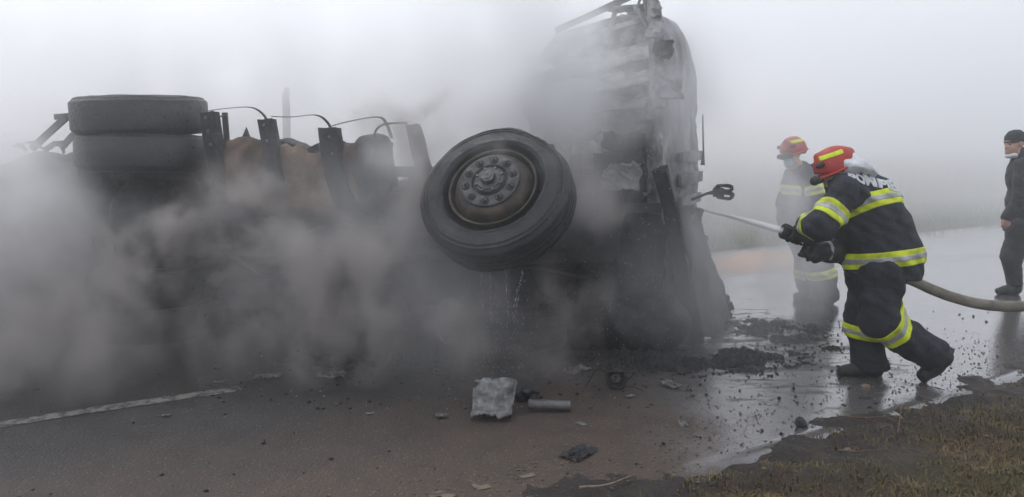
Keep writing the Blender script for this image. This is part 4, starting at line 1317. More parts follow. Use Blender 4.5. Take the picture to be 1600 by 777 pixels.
# ---- hose with its branch
hose = empty('fire_hose', (noz_b.x, noz_b.y, 0))
tag(hose, 'pale canvas fire hose with black nozzle held by the stooping firefighter', 'hose')
HI = Matrix.Translation((-noz_b.x, -noz_b.y, 0))
hp = [noz_b - nd * 0.05, noz_b, q(1335, 404, 0.22), q(1375, 420, 0.30), q(1420, 436, 0.30), q(1455, 452, 0.27), q(1490, 465, 0.24), q(1530, 475, 0.2), q(1570, 479, 0.17), q(1610, 478, 0.14), q(1660, 474, 0.1),
      q(1720, 490, 0.1), q(1790, 540, 0.15), Vector((5.1, 5.3, 0.05)), Vector((5.7, 5.45, 0.05)), Vector((7.2, 6.3, 0.05)), Vector((9.5, 8.3, 0.05))]
def spline(P, n=8):
    out = []
    for i in range(len(P) - 1):
        p0, p1_, p2, p3 = P[max(i - 1, 0)], P[i], P[i + 1], P[min(i + 2, len(P) - 1)]
        for k in range(n):
            t = k / n
            out.append(0.5 * ((2 * p1_) + (p2 - p0) * t + (2 * p0 - 5 * p1_ + 4 * p2 - p3) * t * t + (3 * p1_ - p0 - 3 * p2 + p3) * t ** 3))
    return out + [P[-1]]
M['canvas'] = mat('soiled canvas hose', [(0.3, (0.085, 0.072, 0.055)), (0.55, (0.19, 0.17, 0.135)), (0.75, (0.28, 0.25, 0.205))], 9, 0.85, 0, 0.4, 90, 0.003)
MB().tube([HI @ p for p in spline(hp)], 0.038, 20).rough(0.002, 9).build('hose_line', M['canvas'], hose)
Rn = Matrix((nd.orthogonal().normalized(), nd.cross(nd.orthogonal().normalized()), nd)).transposed().to_4x4(); Rn.translation = HI @ noz_a
nz = MB().lathe([(0.0001, 0.012), (0.024, 0.012), (0.026, -0.012), (0.046, -0.012), (0.051, -0.004), (0.05, 0.04), (0.046, 0.05), (0.045, 0.07), (0.036, 0.08), (0.031, 0.1), (0.031, 0.2), (0.036, 0.215), (0.04, 0.225), (0.04, 0.25), (0.034, 0.265), (0.034, 0.3), (0.046, 0.31), (0.048, 0.36), (0.04, 0.37), (0.0001, 0.37)], 28, Rn)
nzo = nz.build('nozzle', M['black'], hose, sharp=35)
for k in range(10):
    a = k * math.pi / 5
    c = Rn @ Vector((0.044 * math.cos(a), 0.044 * math.sin(a), 0.03))
    MB().tube([Rn @ Vector((0.051 * math.cos(a), 0.051 * math.sin(a), -0.006)), Rn @ Vector((0.051 * math.cos(a), 0.051 * math.sin(a), 0.038))], 0.004, 6).build('bumper_tooth', M['black'], nzo)
pg = HI @ (noz_a + nd * 0.17)
MB().tube([pg + Vector((0, 0, -0.02)), pg + Vector((0.012, 0, -0.09)), pg + Vector((0.03, 0, -0.15))], [0.02, 0.024, 0.022], 12).build('pistol_grip', M['black'], nzo)
cb = [pg + Vector((0.02, -0.045, -0.01)), pg + Vector((0.03, -0.045, 0.06)), pg + Vector((0.03, 0.0, 0.075)), pg + Vector((0.03, 0.045, 0.06)), pg + Vector((0.02, 0.045, -0.01))]
MB().tube(cb, 0.009, 8).build('shut_off_lever', M['black'], nzo)
M['coupling'] = mat('aluminium coupling', [(0.3, (0.2, 0.2, 0.2)), (0.7, (0.4, 0.4, 0.4))], 20, 0.4, 0.8, 0.2, 60, 0.003)
MB().lathe([(0.046, 0.365), (0.05, 0.37), (0.05, 0.4), (0.044, 0.41), (0.039, 0.43)], 24, Rn).build('coupling', M['coupling'], hose, sharp=35)

# ---- firefighter standing in the steam beyond the branch
Y2 = 7.86
def q2(u, v, dy=0.0):
    return W(u, v, Y2 + dy)
h2 = q2(1239, 243, -0.02); R2 = basis((-0.86, -0.5, -0.12), (-0.15, 0, 1))
n2, c2, w2, pl2 = q2(1248, 262), q2(1254, 292), q2(1260, 330), q2(1266, 368)
ls, le, lw = q2(1269, 275, -0.2), q2(1280, 320, -0.26), q2(1256, 352, -0.3)
rs, re, rw = q2(1243, 276, 0.22), q2(1228, 318, 0.2), q2(1226, 352, 0.0)
fh, fk, fa2 = q2(1262, 380, 0.1), q2(1262, 424, 0.08), q2(1268, 458, 0.1)
nh, nk, na = q2(1274, 380, -0.1), q2(1282, 424, -0.14), q2(1290, 458, -0.1)
b2 = SDF(0.014, 1.2)
b2.chain([n2, c2, w2, pl2], [0.08, 0.17, 0.18, 0.18], 0.06)
b2.chain([c2, ls, le, lw], [0.1, 0.085, 0.07, 0.05], 0.05).chain([c2, rs, re, rw], [0.1, 0.085, 0.07, 0.05], 0.05)
b2.chain([pl2, fh, fk, fa2], [0.16, 0.15, 0.125, 0.13], 0.06).chain([pl2, nh, nk, na], [0.16, 0.15, 0.13, 0.135], 0.06)
head_sdf(b2, h2, R2); b2.cap(h2 - R2 @ Vector((0.03, 0, 0.09)), n2, 0.062, 0.075, 0.04)
p2 = sdf_obj('person', b2, [M['navy'], M['skin']], None, 0.013)
skin_near(p2, [h2], [0.15]); eyes(h2, R2, p2)
tag(p2, 'firefighter in pale blue face mask and red helmet standing in steam behind the hose', 'person')
t2 = SDF(0.015, 1.25).chain([n2 + Vector((0.02, 0, -0.05)), c2, w2, pl2], [0.12, 0.2, 0.215, 0.225], 0.06)
j2 = SDF(0.015, 1.25); j2.p = list(t2.p)
la = SDF(0.015, 1.25).chain([ls, le, lw], [0.12, 0.095, 0.075], 0.05); ra = SDF(0.015, 1.25).chain([rs, re, rw], [0.12, 0.095, 0.075], 0.05)
j2.p += la.p + ra.p
j2.cut(q2(1266, 392), (0, 0, -1))
jk2 = sdf_obj('jacket', j2, M['navy'], p2, 0.013)
tape(t2, q2(1254, 300), (0.12, 0.05, 1), 0, 0.1, jk2, 0.009)
tape(t2, q2(1264, 372), (0.05, 0.05, 1), 0, 0.1, jk2, 0.009)
for s_, a_, b_ in ((la, ls, le), (ra, rs, re)):
    d_ = b_ - a_
    tape(s_, a_, d_, d_.length * 0.5, 0.1, jk2, 0.009, lambda P, a_=a_, d_=d_: -((P - np.array(a_, np.float32)) @ np.array(d_.normalized(), np.float32)) + 0.04)
l21 = SDF(0.014, 1.2).chain([fh, fk, fa2], [0.15, 0.125, 0.13], 0.06); l22 = SDF(0.014, 1.2).chain([nh, nk, na], [0.15, 0.13, 0.135], 0.06)
tape(l21, fk, (0.1, 0, 1), -0.04, 0.1, p2, 0.009); tape(l22, nk, (-0.25, 0, 1), -0.02, 0.1, p2, 0.009)
for an, fx in ((fa2, -0.02), (na, -0.02)):
    g0 = Vector((an.x, an.y, 0.0))
    boot(p2, ([g0 + Vector((0.02, 0, 0.12)), g0 + Vector((0.03, 0, 0.06)), g0 + Vector((-0.1, -0.03, 0.05)), g0 + Vector((-0.17, -0.05, 0.045))], [0.09, 0.06, 0.05, 0.042]),
         ([g0 + Vector((0.05, 0, 0.022)), g0 + Vector((-0.08, -0.03, 0.022)), g0 + Vector((-0.18, -0.05, 0.022))], [0.03, 0.03, 0.03]), 0.012)
helmet(h2 + Vector((0, 0, 0.035)), R2, p2, 0.01)
mk = SDF(0.003, 2).ell(h2 + R2 @ Vector((0.058, 0, -0.05)), (0.058, 0.062, 0.062), R2)
mk.cut(h2 + R2 @ Vector((0, 0, -0.004)), R2 @ Vector((0, 0, 1))).cut(h2 + R2 @ Vector((0.02, 0, 0)), R2 @ Vector((-1, 0, 0)))
sdf_obj('face_mask', mk, M['mask'], p2, 0.009)
for gcw, ew in ((lw, le), (rw, re)):
    d_ = (gcw - ew).normalized()
    g = SDF(0.003, 2); grip_hand(g, gcw + d_ * 0.08, Vector((0, 1, 0.1)), 0.02, -d_, gcw, fr=0.014)
    sdf_obj('glove', g, M['leather'], p2, 0.008)

# ---- onlooker in a dark coat at the edge of the road
Y3 = 8.33
def q3(u, v, dy=0.0):
    return W(u, v, Y3 + dy)
h3 = q3(1585, 226); R3 = basis((-0.97, -0.15, -0.1), (-0.08, 0, 1))
n3, c3, w3, pl3 = q3(1594, 246), q3(1602, 272), q3(1604, 312), q3(1600, 348)
ls, le, lw = q3(1600, 262, -0.2), q3(1596, 310, -0.25), q3(1574, 340, -0.24)
rs, re, rw = q3(1606, 262, 0.2), q3(1614, 310, 0.24), q3(1606, 345, 0.2)
fh, fk, fa3 = q3(1606, 360, 0.09), q3(1618, 402, 0.1), q3(1634, 442, 0.1)
nh, nk, na = q3(1594, 360, -0.09), q3(1580, 402, -0.1), q3(1586, 440, -0.06)
b3 = SDF(0.007, 1.1)
b3.chain([n3, c3, w3, pl3], [0.07, 0.14, 0.14, 0.15], 0.06)
b3.chain([c3, ls, le, lw], [0.1, 0.075, 0.06, 0.035], 0.05).chain([c3, rs, re, rw], [0.1, 0.075, 0.06, 0.035], 0.05)
b3.chain([pl3, fh, fk, fa3], [0.14, 0.13, 0.095, 0.075], 0.05).chain([pl3, nh, nk, na], [0.14, 0.13, 0.1, 0.078], 0.05)
head_sdf(b3, h3, R3); b3.cap(h3 - R3 @ Vector((0.03, 0, 0.09)), n3, 0.058, 0.065, 0.04)
def open_hand(s, wr, d, side, k=0.008):
    """relaxed hanging hand: palm, four slightly curled fingers, thumb from the side of the palm"""
    d = Vector(d).normalized(); side = Vector(side); side = (side - d * side.dot(d)).normalized(); nrm = d.cross(side)
    s.cap(wr, wr + d * 0.03, 0.03, 0.03, 0.02)
    for i in range(4):
        o = side * (-0.03 + 0.02 * i)
        k0 = wr + d * 0.085 + o
        s.cap(wr + d * 0.025 + o * 0.7, k0, 0.016, 0.0125, 0.015)
        L = (0.065, 0.078, 0.074, 0.058)[i]
        k1 = k0 + (d * 0.85 + nrm * 0.5) * L * 0.5; k2 = k1 + (d * 0.45 + nrm * 0.9) * L * 0.5
        s.cap(k0, k1, 0.0105, 0.0095, k).cap(k1, k2, 0.0095, 0.008, k)
    t0 = wr + d * 0.025 - side * 0.032; t1 = t0 + (d * 0.7 - side * 0.5 + nrm * 0.4) * 0.045
    s.cap(t0, t1, 0.014, 0.012, 0.012).cap(t1, t1 + (d * 0.85 + nrm * 0.3) * 0.035, 0.0115, 0.0095, k)
hd_d = Vector((-0.25, -0.05, -1))
open_hand(b3, lw, hd_d, Vector((-1, 0, 0.2)))
open_hand(b3, rw, Vector((-0.1, 0, -1)), Vector((-1, 0, 0)))
p3 = sdf_obj('person', b3, [M['trouser'], M['skin']], None, 0.010)
skin_near(p3, [h3, lw + hd_d * 0.09, rw + Vector((0, 0, -0.09))], [0.15, 0.105, 0.105]); eyes(h3, R3, p3)
tag(p3, 'person in dark coat and black knit cap looking on beside the wet road', 'person')
j3 = SDF(0.010, 1.2).chain([n3 + Vector((0.0, 0, -0.02)), c3, w3, pl3, q3(1600, 360)], [0.09, 0.175, 0.178, 0.185, 0.185], 0.06)
j3.chain([ls, le, lw], [0.105, 0.082, 0.06], 0.05).chain([rs, re, rw], [0.105, 0.082, 0.06], 0.05)
j3.cut(q3(1600, 362), (0, 0, -1))
jk3 = sdf_obj('coat', j3, M['coat'], p3, 0.012)
sdf_obj('collar', SDF(0.005, 1.5).cap(n3 + Vector((0.01, 0, -0.03)), n3 + Vector((0, 0, 0.03)), 0.095, 0.085), M['coat'], jk3, 0.01)
cp = SDF(0.003, 2.5).ell(h3 + R3 @ Vector((-0.012, 0, 0.06)), (0.112, 0.092, 0.1), R3)
cp.cut(h3 + R3 @ Vector((0, 0, 0.035)), R3 @ Vector((0.25, 0, -1)))
cpo = sdf_obj('knit_cap', cp, M['wool'], p3, 0.008)
rim = SDF(0.002, 3).ell(h3 + R3 @ Vector((-0.012, 0, 0.052)), (0.118, 0.098, 0.03), R3 @ Matrix.Rotation(0.22, 3, 'Y'))
sdf_obj('cap_rim', rim, M['wool'], cpo, 0.008)
mk = SDF(0.003, 2).ell(h3 + R3 @ Vector((0.04, 0, -0.112)), (0.06, 0.068, 0.034), R3)
sdf_obj('face_mask', mk, M['whitecloth'], p3, 0.008)
for an in (fa3, na):
    g0 = Vector((an.x, an.y, 0.0))
    boot(p3, ([g0 + Vector((0.01, 0, 0.12)), g0 + Vector((0.02, 0, 0.055)), g0 + Vector((-0.1, -0.02, 0.05)), g0 + Vector((-0.19, -0.03, 0.04))], [0.06, 0.052, 0.044, 0.036]),
         ([g0 + Vector((0.04, 0, 0.02)), g0 + Vector((-0.08, -0.02, 0.02)), g0 + Vector((-0.19, -0.03, 0.02))], [0.026, 0.028, 0.026]), 0.01)

# ------------------------------------------------------------------ debris on the road
M['ashsheet'] = mat('grey ash sheet', [(0.3, (0.045, 0.045, 0.045)), (0.48, (0.13, 0.13, 0.127)), (0.62, (0.24, 0.24, 0.235)), (0.75, (0.42, 0.41, 0.4))], 14, 0.95, 0, 0.8, 40, 0.015)
M['sodden'] = mat('sodden char', [(0.3, (0.012, 0.012, 0.013)), (0.55, (0.03, 0.029, 0.029)), (0.75, (0.075, 0.072, 0.07))], 8, 0.6, 0, 0.9, 30, 0.03, rrange=(0.35, 0.85))
def sheetobj(name, c, sx, sy, fn, m, label, cat, rz=0, n=26, th=0.004, keep=None):
    vv, ff = [], []
    R = Matrix.Rotation(rz, 3, 'Z')
    for i in range(n + 1):
        for j in range(n + 1):
            x, y = (i / n - 0.5) * sx, (j / n - 0.5) * sy
            vv.append(Vector(c) + R @ Vector(fn(x, y, i / n, j / n)))
    for i in range(n):
        for j in range(n):
            if keep and not keep(i / n, j / n): continue
            a = i * (n + 1) + j
            ff.append((a, a + n + 1, a + n + 2, a + 1))
    o = mesh(name, vv, ff, m)
    o.modifiers.new('plate', 'SOLIDIFY').thickness = th
    return tag(o, label, cat)
gp = G(768, 655)
def crump(x, y, u, v):
    nz0 = mnoise.noise(Vector((u * 3.5, v * 3.5, 0))); nz1 = mnoise.noise(Vector((u * 9, v * 9, 1)))
    if v < 0.22:                                            # the foot folds forward in torn creases
        k = v / 0.22
        return (x * 0.92, -0.05 + 0.05 * k + 0.014 * nz1, max(0.006, 0.012 + 0.03 * abs(math.sin(k * 6 + u * 4)) + 0.015 * nz1))
    k = (v - 0.22) / 0.78
    return (x * (0.92 + 0.08 * k) - 0.015 * k * (1 - u), 0.17 * k + 0.05 * math.sin(u * 3.1) * k + 0.012 * nz0, 0.02 + 0.17 * k * (1 - 0.12 * (1 - u) - 0.25 * max(0, u - 0.75)) + 0.012 * nz0 + 0.006 * nz1)
sheetobj('crumpled_sheet', (gp.x, gp.y + 0.03, 0), 0.26, 0.30, crump, M['ashsheet'], 'crumpled grey white ash covered metal sheet lying on the road below the wheel', 'scrap sheet', -0.15, 34, 0.003, keep=lambda a, b: mnoise.noise(Vector((a * 4, b * 4, 3))) + 6 * min(a, 1 - a, b + 0.08, 1 - b) > -0.1)
gp = G(858, 641)
b = MB().lathe([(0.0001, -0.13), (0.022, -0.13), (0.03, -0.125), (0.03, 0.115), (0.033, 0.12), (0.033, 0.13), (0.02, 0.132), (0.0001, 0.132)], 24, Matrix.Translation((gp.x, gp.y, 0.033)) @ Matrix.Rotation(-0.1, 4, 'Z') @ Matrix.Rotation(math.pi / 2, 4, 'Y'))
M['dullsteel'] = mat('sooty grey tube', [(0.3, (0.06, 0.058, 0.056)), (0.6, (0.15, 0.145, 0.14))], 9, 0.5, 0.3, 0.3, 40, 0.003)
tag(b.rough(0.002).build('steel_tube', M['dullsteel']), 'short grey steel tube lying beside the crumpled sheet', 'tube')
gp = G(824, 624)
s = SDF(0.012, 2.2)
for k in range(7):
    s.ell(Vector((gp.x + random.uniform(-0.07, 0.07), gp.y + random.uniform(-0.05, 0.05), random.uniform(0.015, 0.06))), (0.05, 0.04, 0.03), None, 0.02)
tag(sdf_obj('burnt_lump', s, M['char'], None, 0.008), 'black burnt lump between the crumpled sheet and the steel tube', 'debris')
# coil of bead wire
gp = G(963, 610)
coil = empty('wire_coil', (gp.x, gp.y, 0)); tag(coil, 'charred round coil with curled wires standing on the road under the cab', 'wire coil')
for r_, yy in ((0.062, 0), (0.05, 0.02), (0.036, 0.03)):
    pts = [Vector((r_ * math.cos(t), yy + 0.01 * math.sin(3 * t), 0.072 + r_ * math.sin(t))) for t in np.linspace(0, 2 * math.pi, 28)]
    MB().tube(pts, 0.008, 8, cap=False).rough(0.01, 14).build('ring', M['sodden'], coil)
for pw in ([(-0.05, 0, 0.1), (-0.08, 0.01, 0.135), (-0.13, 0.03, 0.13), (-0.17, 0.04, 0.06), (-0.2, 0.05, 0.008)], [(0.06, 0, 0.06), (0.1, -0.01, 0.1), (0.105, -0.02, 0.13)], [(0.03, 0, 0.02), (0.11, -0.02, 0.03), (0.17, -0.05, 0.008)]):
    MB().tube(spline([Vector(p) for p in pw], 4), 0.004, 6).build('loose_wire', M['char'], coil)
gp = G(985, 520)
def pan(x, y, u, v):
    return (x, y * 0.4 + 0.02 * mnoise.noise(Vector((u * 4, v * 4, 3))), 0.16 + 0.17 * v + 0.03 * mnoise.noise(Vector((u * 3, v * 3, 6))))
sheetobj('scorched_panel', (gp.x - 0.05, gp.y - 0.35, 0.0), 0.24, 0.12, lambda x, y, u, v: (x, 0.08 * v + 0.03 * mnoise.noise(Vector((u * 4, v * 4, 3))), 0.004 + 0.36 * v + 0.03 * mnoise.noise(Vector((u * 3, v * 3, 6)))), M['ashwhite'],
         'pale scorched panel propped upright under the burnt cab', 'scrap panel', 0.1, 20)
# flakes of ash and foil
def flake(u, v, w, label, nm='ash_flake', m='ashsheet', z=0.0):
    p = G(u, v)
    return sheetobj(nm, (p.x, p.y, z), w, w * 0.6, lambda x, y, a, b: (x, y, 0.006 + 0.2 * w * abs(mnoise.noise(Vector((a * 3 + u, b * 3, 2)))) + 0.1 * w * mnoise.noise(Vector((a * 9, b * 9 + u, 2)))), M[m], label, 'ash flake', random.uniform(0, 3), 10, 0.003,
                    keep=lambda a, b: mnoise.noise(Vector((a * 3 + u, b * 3, 7))) > -0.35)
fl = [(1048, 602, 0.15, 'pale torn ash flake on the wet road near the wire coil'), (900, 580, 0.2, 'grey ash flake lying behind the steel tube'), (1068, 664, 0.09, 'flat grey flake on the brown road near the verge'),
      (908, 664, 0.06, 'small light flake on the brown road beyond the steel tube'), (578, 647, 0.05, 'tiny white flake on the brown road'), (344, 597, 0.08, 'white flake lying on the road by the painted line'), (905, 710, 0.2, 'dark flat scrap on the road near the grass verge'),
      (518, 588, 0.2, 'pale strip of debris under the smoking truck'), (418, 590, 0.18, 'light scrap strip on the road below the tank hangers'), (260, 650, 0.05, 'small flake beside the painted line'), (985, 620, 0.06, 'small pale flake next to the wire coil'), (690, 650, 0.07, 'thin pale flake left of the crumpled sheet')]
for (u, v, w, lb) in fl:
    flake(u, v, w, lb, m='char' if 'dark' in lb else 'ashsheet')
# scattered crumbs: uncountable
def crumbs(name, pts, lo, hi, m, label, cat, flat=0.6):
    V, F = [], []
    ico = np.array([(0, 0, 1), (0.9, 0, 0.1), (0.2, 0.85, -0.1), (-0.8, 0.5, 0.1), (-0.7, -0.6, -0.1), (0.3, -0.9, 0.1), (0, 0, -0.6)])
    tri = [(0, 1, 2), (0, 2, 3), (0, 3, 4), (0, 4, 5), (0, 5, 1), (6, 2, 1), (6, 3, 2), (6, 4, 3), (6, 5, 4), (6, 1, 5)]
    for p in pts:
        r = lo + (hi - lo) * random.random() ** 3
        a = random.uniform(0, 6.28); R = np.array(Matrix.Rotation(a, 3, 'Z') @ Matrix.Rotation(random.uniform(-0.4, 0.4), 3, 'X'))
        jit = ico * (1 + 0.35 * rng.uniform(-1, 1, ico.shape))
        b = len(V)
        for w in jit:
            t = R @ (w * np.array([1, 0.75, flat]) * r)
            V.append((p[0] + t[0], p[1] + t[1], p[2] + t[2] + 0.3 * r))
        F += [(b + i, b + j, b + k) for i, j, k in tri]
    return tag(fastmesh(name, np.array(V), np.array(F), m, smooth=False), label, cat, kind='stuff')
def on_road(u0, u1, v0, v1, k):
    out = []
    while len(out) < k:
        p = G(random.uniform(u0, u1), random.uniform(v0, v1))
        d = p - E0; e, n = d.dot(RE), d.dot(RN)
        if -0.3 < n < 5.3:
            out.append((p.x, p.y, road_z(e, n)))
    return out
pts = on_road(300, 1320, 520, 640, 600) + on_road(1080, 1560, 480, 680, 230) + on_road(0, 1200, 600, 777, 130)
def clump(u, v, sx, sy, k):
    c = G(u, v); out = []
    for _ in range(k):
        p = Vector((random.gauss(c.x, sx), random.gauss(c.y, sy), 0)); d = p - E0
        if -0.2 < d.dot(RN) < 5.3: out.append((p.x, p.y, road_z(d.dot(RE), d.dot(RN))))
    return out
pts += clump(1180, 560, 0.28, 0.2, 700) + clump(1200, 515, 0.4, 0.3, 600) + clump(1010, 570, 0.5, 0.2, 500) + clump(1300, 545, 0.12, 0.06, 120) + clump(700, 575, 0.8, 0.2, 500)
crumbs('charred_crumbs', pts, 0.002, 0.02, M['char'], 'black charred crumbs strewn over the road round the wreck', 'debris')
crumbs('ash_crumbs', on_road(300, 1150, 540, 640, 260), 0.002, 0.011, M['ashwhite'], 'pale ash crumbs strewn over the road below the truck', 'debris')
pts = []
for _ in range(4200):
    e, n = random.uniform(-2.2, 4.5), random.gauss(-0.05, 0.3)
    pts.append(tuple(RD(e, n, max(road_z(e, n), verge_z(e, n)))))
M['stone'] = mat('road grit', [(0.3, (0.07, 0.06, 0.05)), (0.6, (0.19, 0.17, 0.145)), (0.75, (0.34, 0.31, 0.28))], 40, 0.85, 0, 0.2)
crumbs('road_grit', pts, 0.002, 0.011, M['stone'], 'loose grit and small stones along the road edge', 'gravel')

# heaps of soaked burnt load on the road
def heap(name, c, rx, ry, hgt, seed, label, m='char', n=110, thr=0.2):
    vv, ff = [], []
    for i in range(n + 1):
        for j in range(n + 1):
            x, y = (2 * i / n - 1), (2 * j / n - 1)
            r = math.hypot(x, y)
            k = max(0, 1 - r) ** 0.8
            P = Vector((x * rx * 3 + seed, y * ry * 3, seed))
            z = hgt * (k * (0.55 + 0.9 * mnoise.noise(P * 1.2) + 0.6 * mnoise.noise(P * 4) + 0.5 * mnoise.noise(P * 11) + 0.4 * mnoise.noise(P * 27)) - thr)
            vv.append(Vector((c.x + x * rx, c.y + y * ry, z - 0.015)))
    for i in range(n):
        for j in range(n):
            a = i * (n + 1) + j
            q_ = (a, a + n + 1, a + n + 2, a + 1)
            if max(vv[k].z for k in q_) > -0.012:
                ff.append(q_)
    used = sorted({k for f in ff for k in f}); mp = {k: i for i, k in enumerate(used)}
    return tag(mesh(name, [vv[k] for k in used], [tuple(mp[k] for k in f) for f in ff], M[m]), label, 'debris', kind='stuff')
heap('burnt_heap', G(1185, 560), 0.62, 0.42, 0.09, 1.3, 'low heap of black sodden cinders beside the bumper', 'sodden')
heap('burnt_heap', G(1205, 516), 0.9, 0.6, 0.085, 4.1, 'spread of black cinders between the cab and the far firefighter', 'sodden')
heap('burnt_heap', G(1000, 565), 0.7, 0.4, 0.12, 7.7, 'black cinders under the cab', 'sodden')
heap('burnt_heap', G(560, 566), 1.1, 0.35, 0.12, 9.2, 'black cinders under the middle of the truck', 'sodden')
heap('burnt_heap', G(1300, 545), 0.25, 0.12, 0.07, 2.9, 'small black clump on the wet road left of the front boot', 'sodden')
# clods, stones, twigs on the verge
def rock(u, v, r, m, nm, label, cat, zz=1.0):
    p = G(u, v); d = p - E0; z = max(road_z(d.dot(RE), d.dot(RN)), verge_z(d.dot(RE), d.dot(RN)))
    s = SDF(0.25 * r, 0.055 / r)
    s.ell((p.x, p.y, z + r * 0.4 * zz), (r, r * 0.7, r * 0.75 * zz), None, r * 0.3).ell((p.x + 0.4 * r, p.y, z + r * 0.2), (r * 0.7, r * 0.6, r * 0.5), None, r * 0.3)
    return tag(sdf_obj(nm, s, m, None, max(0.003, r / 9)), label, cat)
M['clay'] = mat('pale clay', [(0.3, (0.14, 0.1, 0.075)), (0.7, (0.3, 0.23, 0.18))], 20, 0.9, 0, 0.5)
rock(1250, 667, 0.038, M['sodden'], 'mud_clod', 'dark mud clod at the edge of the puddle on the verge', 'clod', 1.5)
rock(1326, 708, 0.022, M['stone'], 'stone', 'small dark stone in the grass of the verge', 'stone')
rock(1352, 604, 0.03, M['clay'], 'clay_lump', 'pale tan lump on the wet ground below the front boot', 'clod', 0.6)
rock(1408, 660, 0.014, M['clay'], 'stone', 'little pale stone beside the forked twig', 'stone')
M['twig'] = mat('reddish twig', [(0.3, (0.08, 0.045, 0.03)), (0.7, (0.19, 0.11, 0.07))], 30, 0.85, 0, 0.4)
def twig(pts, r, label):
    P = []
    for (u, v, dz) in pts:
        p = G(u, v); d = p - E0; P.append(Vector((p.x, p.y, verge_z(d.dot(RE), d.dot(RN)) + dz)))
    n = len(P)
    return MB().tube(spline(P, 4), [r * (1 - 0.6 * i / (4 * (n - 1))) for i in range(4 * (n - 1) + 1)], 7).rough(0.002, 30)
t = twig([(1322, 656, 0.02), (1350, 662, 0.02), (1380, 664, 0.03), (1403, 668, 0.02), (1440, 670, 0.01)], 0.006, '')
t.tube(twig([(1400, 690, 0.01), (1404, 668, 0.03), (1406, 652, 0.06)], 0.005, '').v[3::7][:9] or [Vector((0, 0, 0)), Vector((0, 0, 0.1))], 0.004, 6)
tag(t.build('twig', M['twig']), 'forked reddish twig lying on the muddy verge behind the front boot', 'twig')
tag(twig([(905, 775, 0.03), (950, 768, 0.035), (992, 757, 0.03)], 0.006, '').build('twig', M['clay']), 'straight pale straw stalk on the verge at the road edge', 'twig')
tag(twig([(1310, 720, 0.02), (1335, 728, 0.035), (1360, 725, 0.02)], 0.006, '').build('twig', M['twig']), 'short curved twig in the trampled grass', 'twig')
lv = []
for _ in range(1100):
    e, n = random.uniform(-1.6, 4.5), -0.3 - 2.3 * random.random() ** 1.4
    lv.append(tuple(RD(e, n, verge_z(e, n) + 0.008)))
M['leaf'] = mat('dead leaf', [(0.3, (0.1, 0.06, 0.035)), (0.6, (0.2, 0.14, 0.085)), (0.75, (0.32, 0.27, 0.2))], 20, 0.85, 0, 0.2)
crumbs('leaf_litter', lv, 0.003, 0.018, M['leaf'], 'dead leaf bits and straw scattered in the verge grass', 'leaf litter', 0.15)

# ------------------------------------------------------------------ water
def water(name, rough, alpha):
    m, nt, p, pos, g = _base(name)
    p.inputs['Base Color'].default_value = (0.88, 0.9, 0.92, 1)
    p.inputs['Roughness'].default_value = rough
    p.inputs['Transmission Weight'].default_value = alpha
    p.inputs['IOR'].default_value = 1.2
    return m
M['spray'] = water('aerated water', 0.6, 0.0)
M['drop'] = water('water drop', 0.15, 0.35)
jt = noz_a - nd * 0.0
je = W(1092, 327, 7.3)
b = MB()
pts, rad = [], []
for k in range(40):
    t = k / 39
    p = jt.lerp(je, t) + Vector((0, 0, 0.008 * math.sin(math.pi * t)))
    pts.append(p); rad.append(0.026 - 0.013 * t + 0.005 * mnoise.noise(Vector((t * 30, 1, 0))))
b.tube(pts, [r * 0.35 for r in rad], 14).rough(0.004, 22)
jet = tag(b.build('water_jet', M['spray']), 'white water jet shooting from the nozzle towards the cab', 'water jet')
mv = bpy.data.materials.new('spray mist'); mv.use_nodes = True
nt = mv.node_tree; nt.nodes.clear()
o_ = nt.nodes.new('ShaderNodeOutputMaterial'); v_ = nt.nodes.new('ShaderNodeVolumePrincipled')
v_.inputs['Color'].default_value = (0.999, 0.999, 0.999, 1); v_.inputs['Density'].default_value = 55.0; v_.inputs['Anisotropy'].default_value = 0.2
nt.links.new(v_.outputs[0], o_.inputs['Volume'])
MB().tube(pts, [(0.026 - 0.017 * (i / 39)) * (1 + 0.12 * mnoise.noise(Vector((i * 0.9, 3, 1)))) for i in range(40)], 16).build('spray', mv, jet)
def drops(name, plist, label):
    V, F = [], []
    ico = np.array([(0, 0, 1), (0.9, 0, 0.1), (0, 0.9, 0), (-0.9, 0, 0), (0, -0.9, 0.1), (0, 0, -1)])
    tri = [(0, 1, 2), (0, 2, 3), (0, 3, 4), (0, 4, 1), (5, 2, 1), (5, 3, 2), (5, 4, 3), (5, 1, 4)]
    for p, r, st in plist:
        b = len(V)
        V += [(p[0] + w[0] * r, p[1] + w[1] * r, p[2] + w[2] * r * st) for w in ico]
        F += [(b + i, b + j, b + k) for i, j, k in tri]
    return tag(fastmesh(name, np.array(V), np.array(F), M['drop']), label, 'water drops', kind='stuff')
pl = []
for _ in range(260):
    u = random.gauss(775, 38); v = 432 + 150 * random.random() ** 0.8
    p = W(u, v, random.gauss(5.25, 0.12)); pl.append((p, random.uniform(0.0009, 0.0024), random.uniform(1.5, 7)))
for u0, du, k in ((765, 3, 30), (790, 4, 26), (817, -16, 40), (752, 2, 14)):
    for i in range(k):
        t = i / k
        p = W(u0 + du * t + random.gauss(0, 1.0), 425 + 90 * t * (0.6 + 0.4 * random.random()), 5.2); pl.append((p, random.uniform(0.0012, 0.0028), random.uniform(3, 9)))
drops('dripping_water', pl, 'water drops and threads falling from the toppled wheel')
pl = []
for _ in range(700):
    u, v = random.gauss(1000, 55), random.uniform(60, 560)
    p = W(u, v, random.uniform(5.2, 6.0)); pl.append((p, random.uniform(0.0012, 0.0035), random.uniform(0.8, 2.2)))
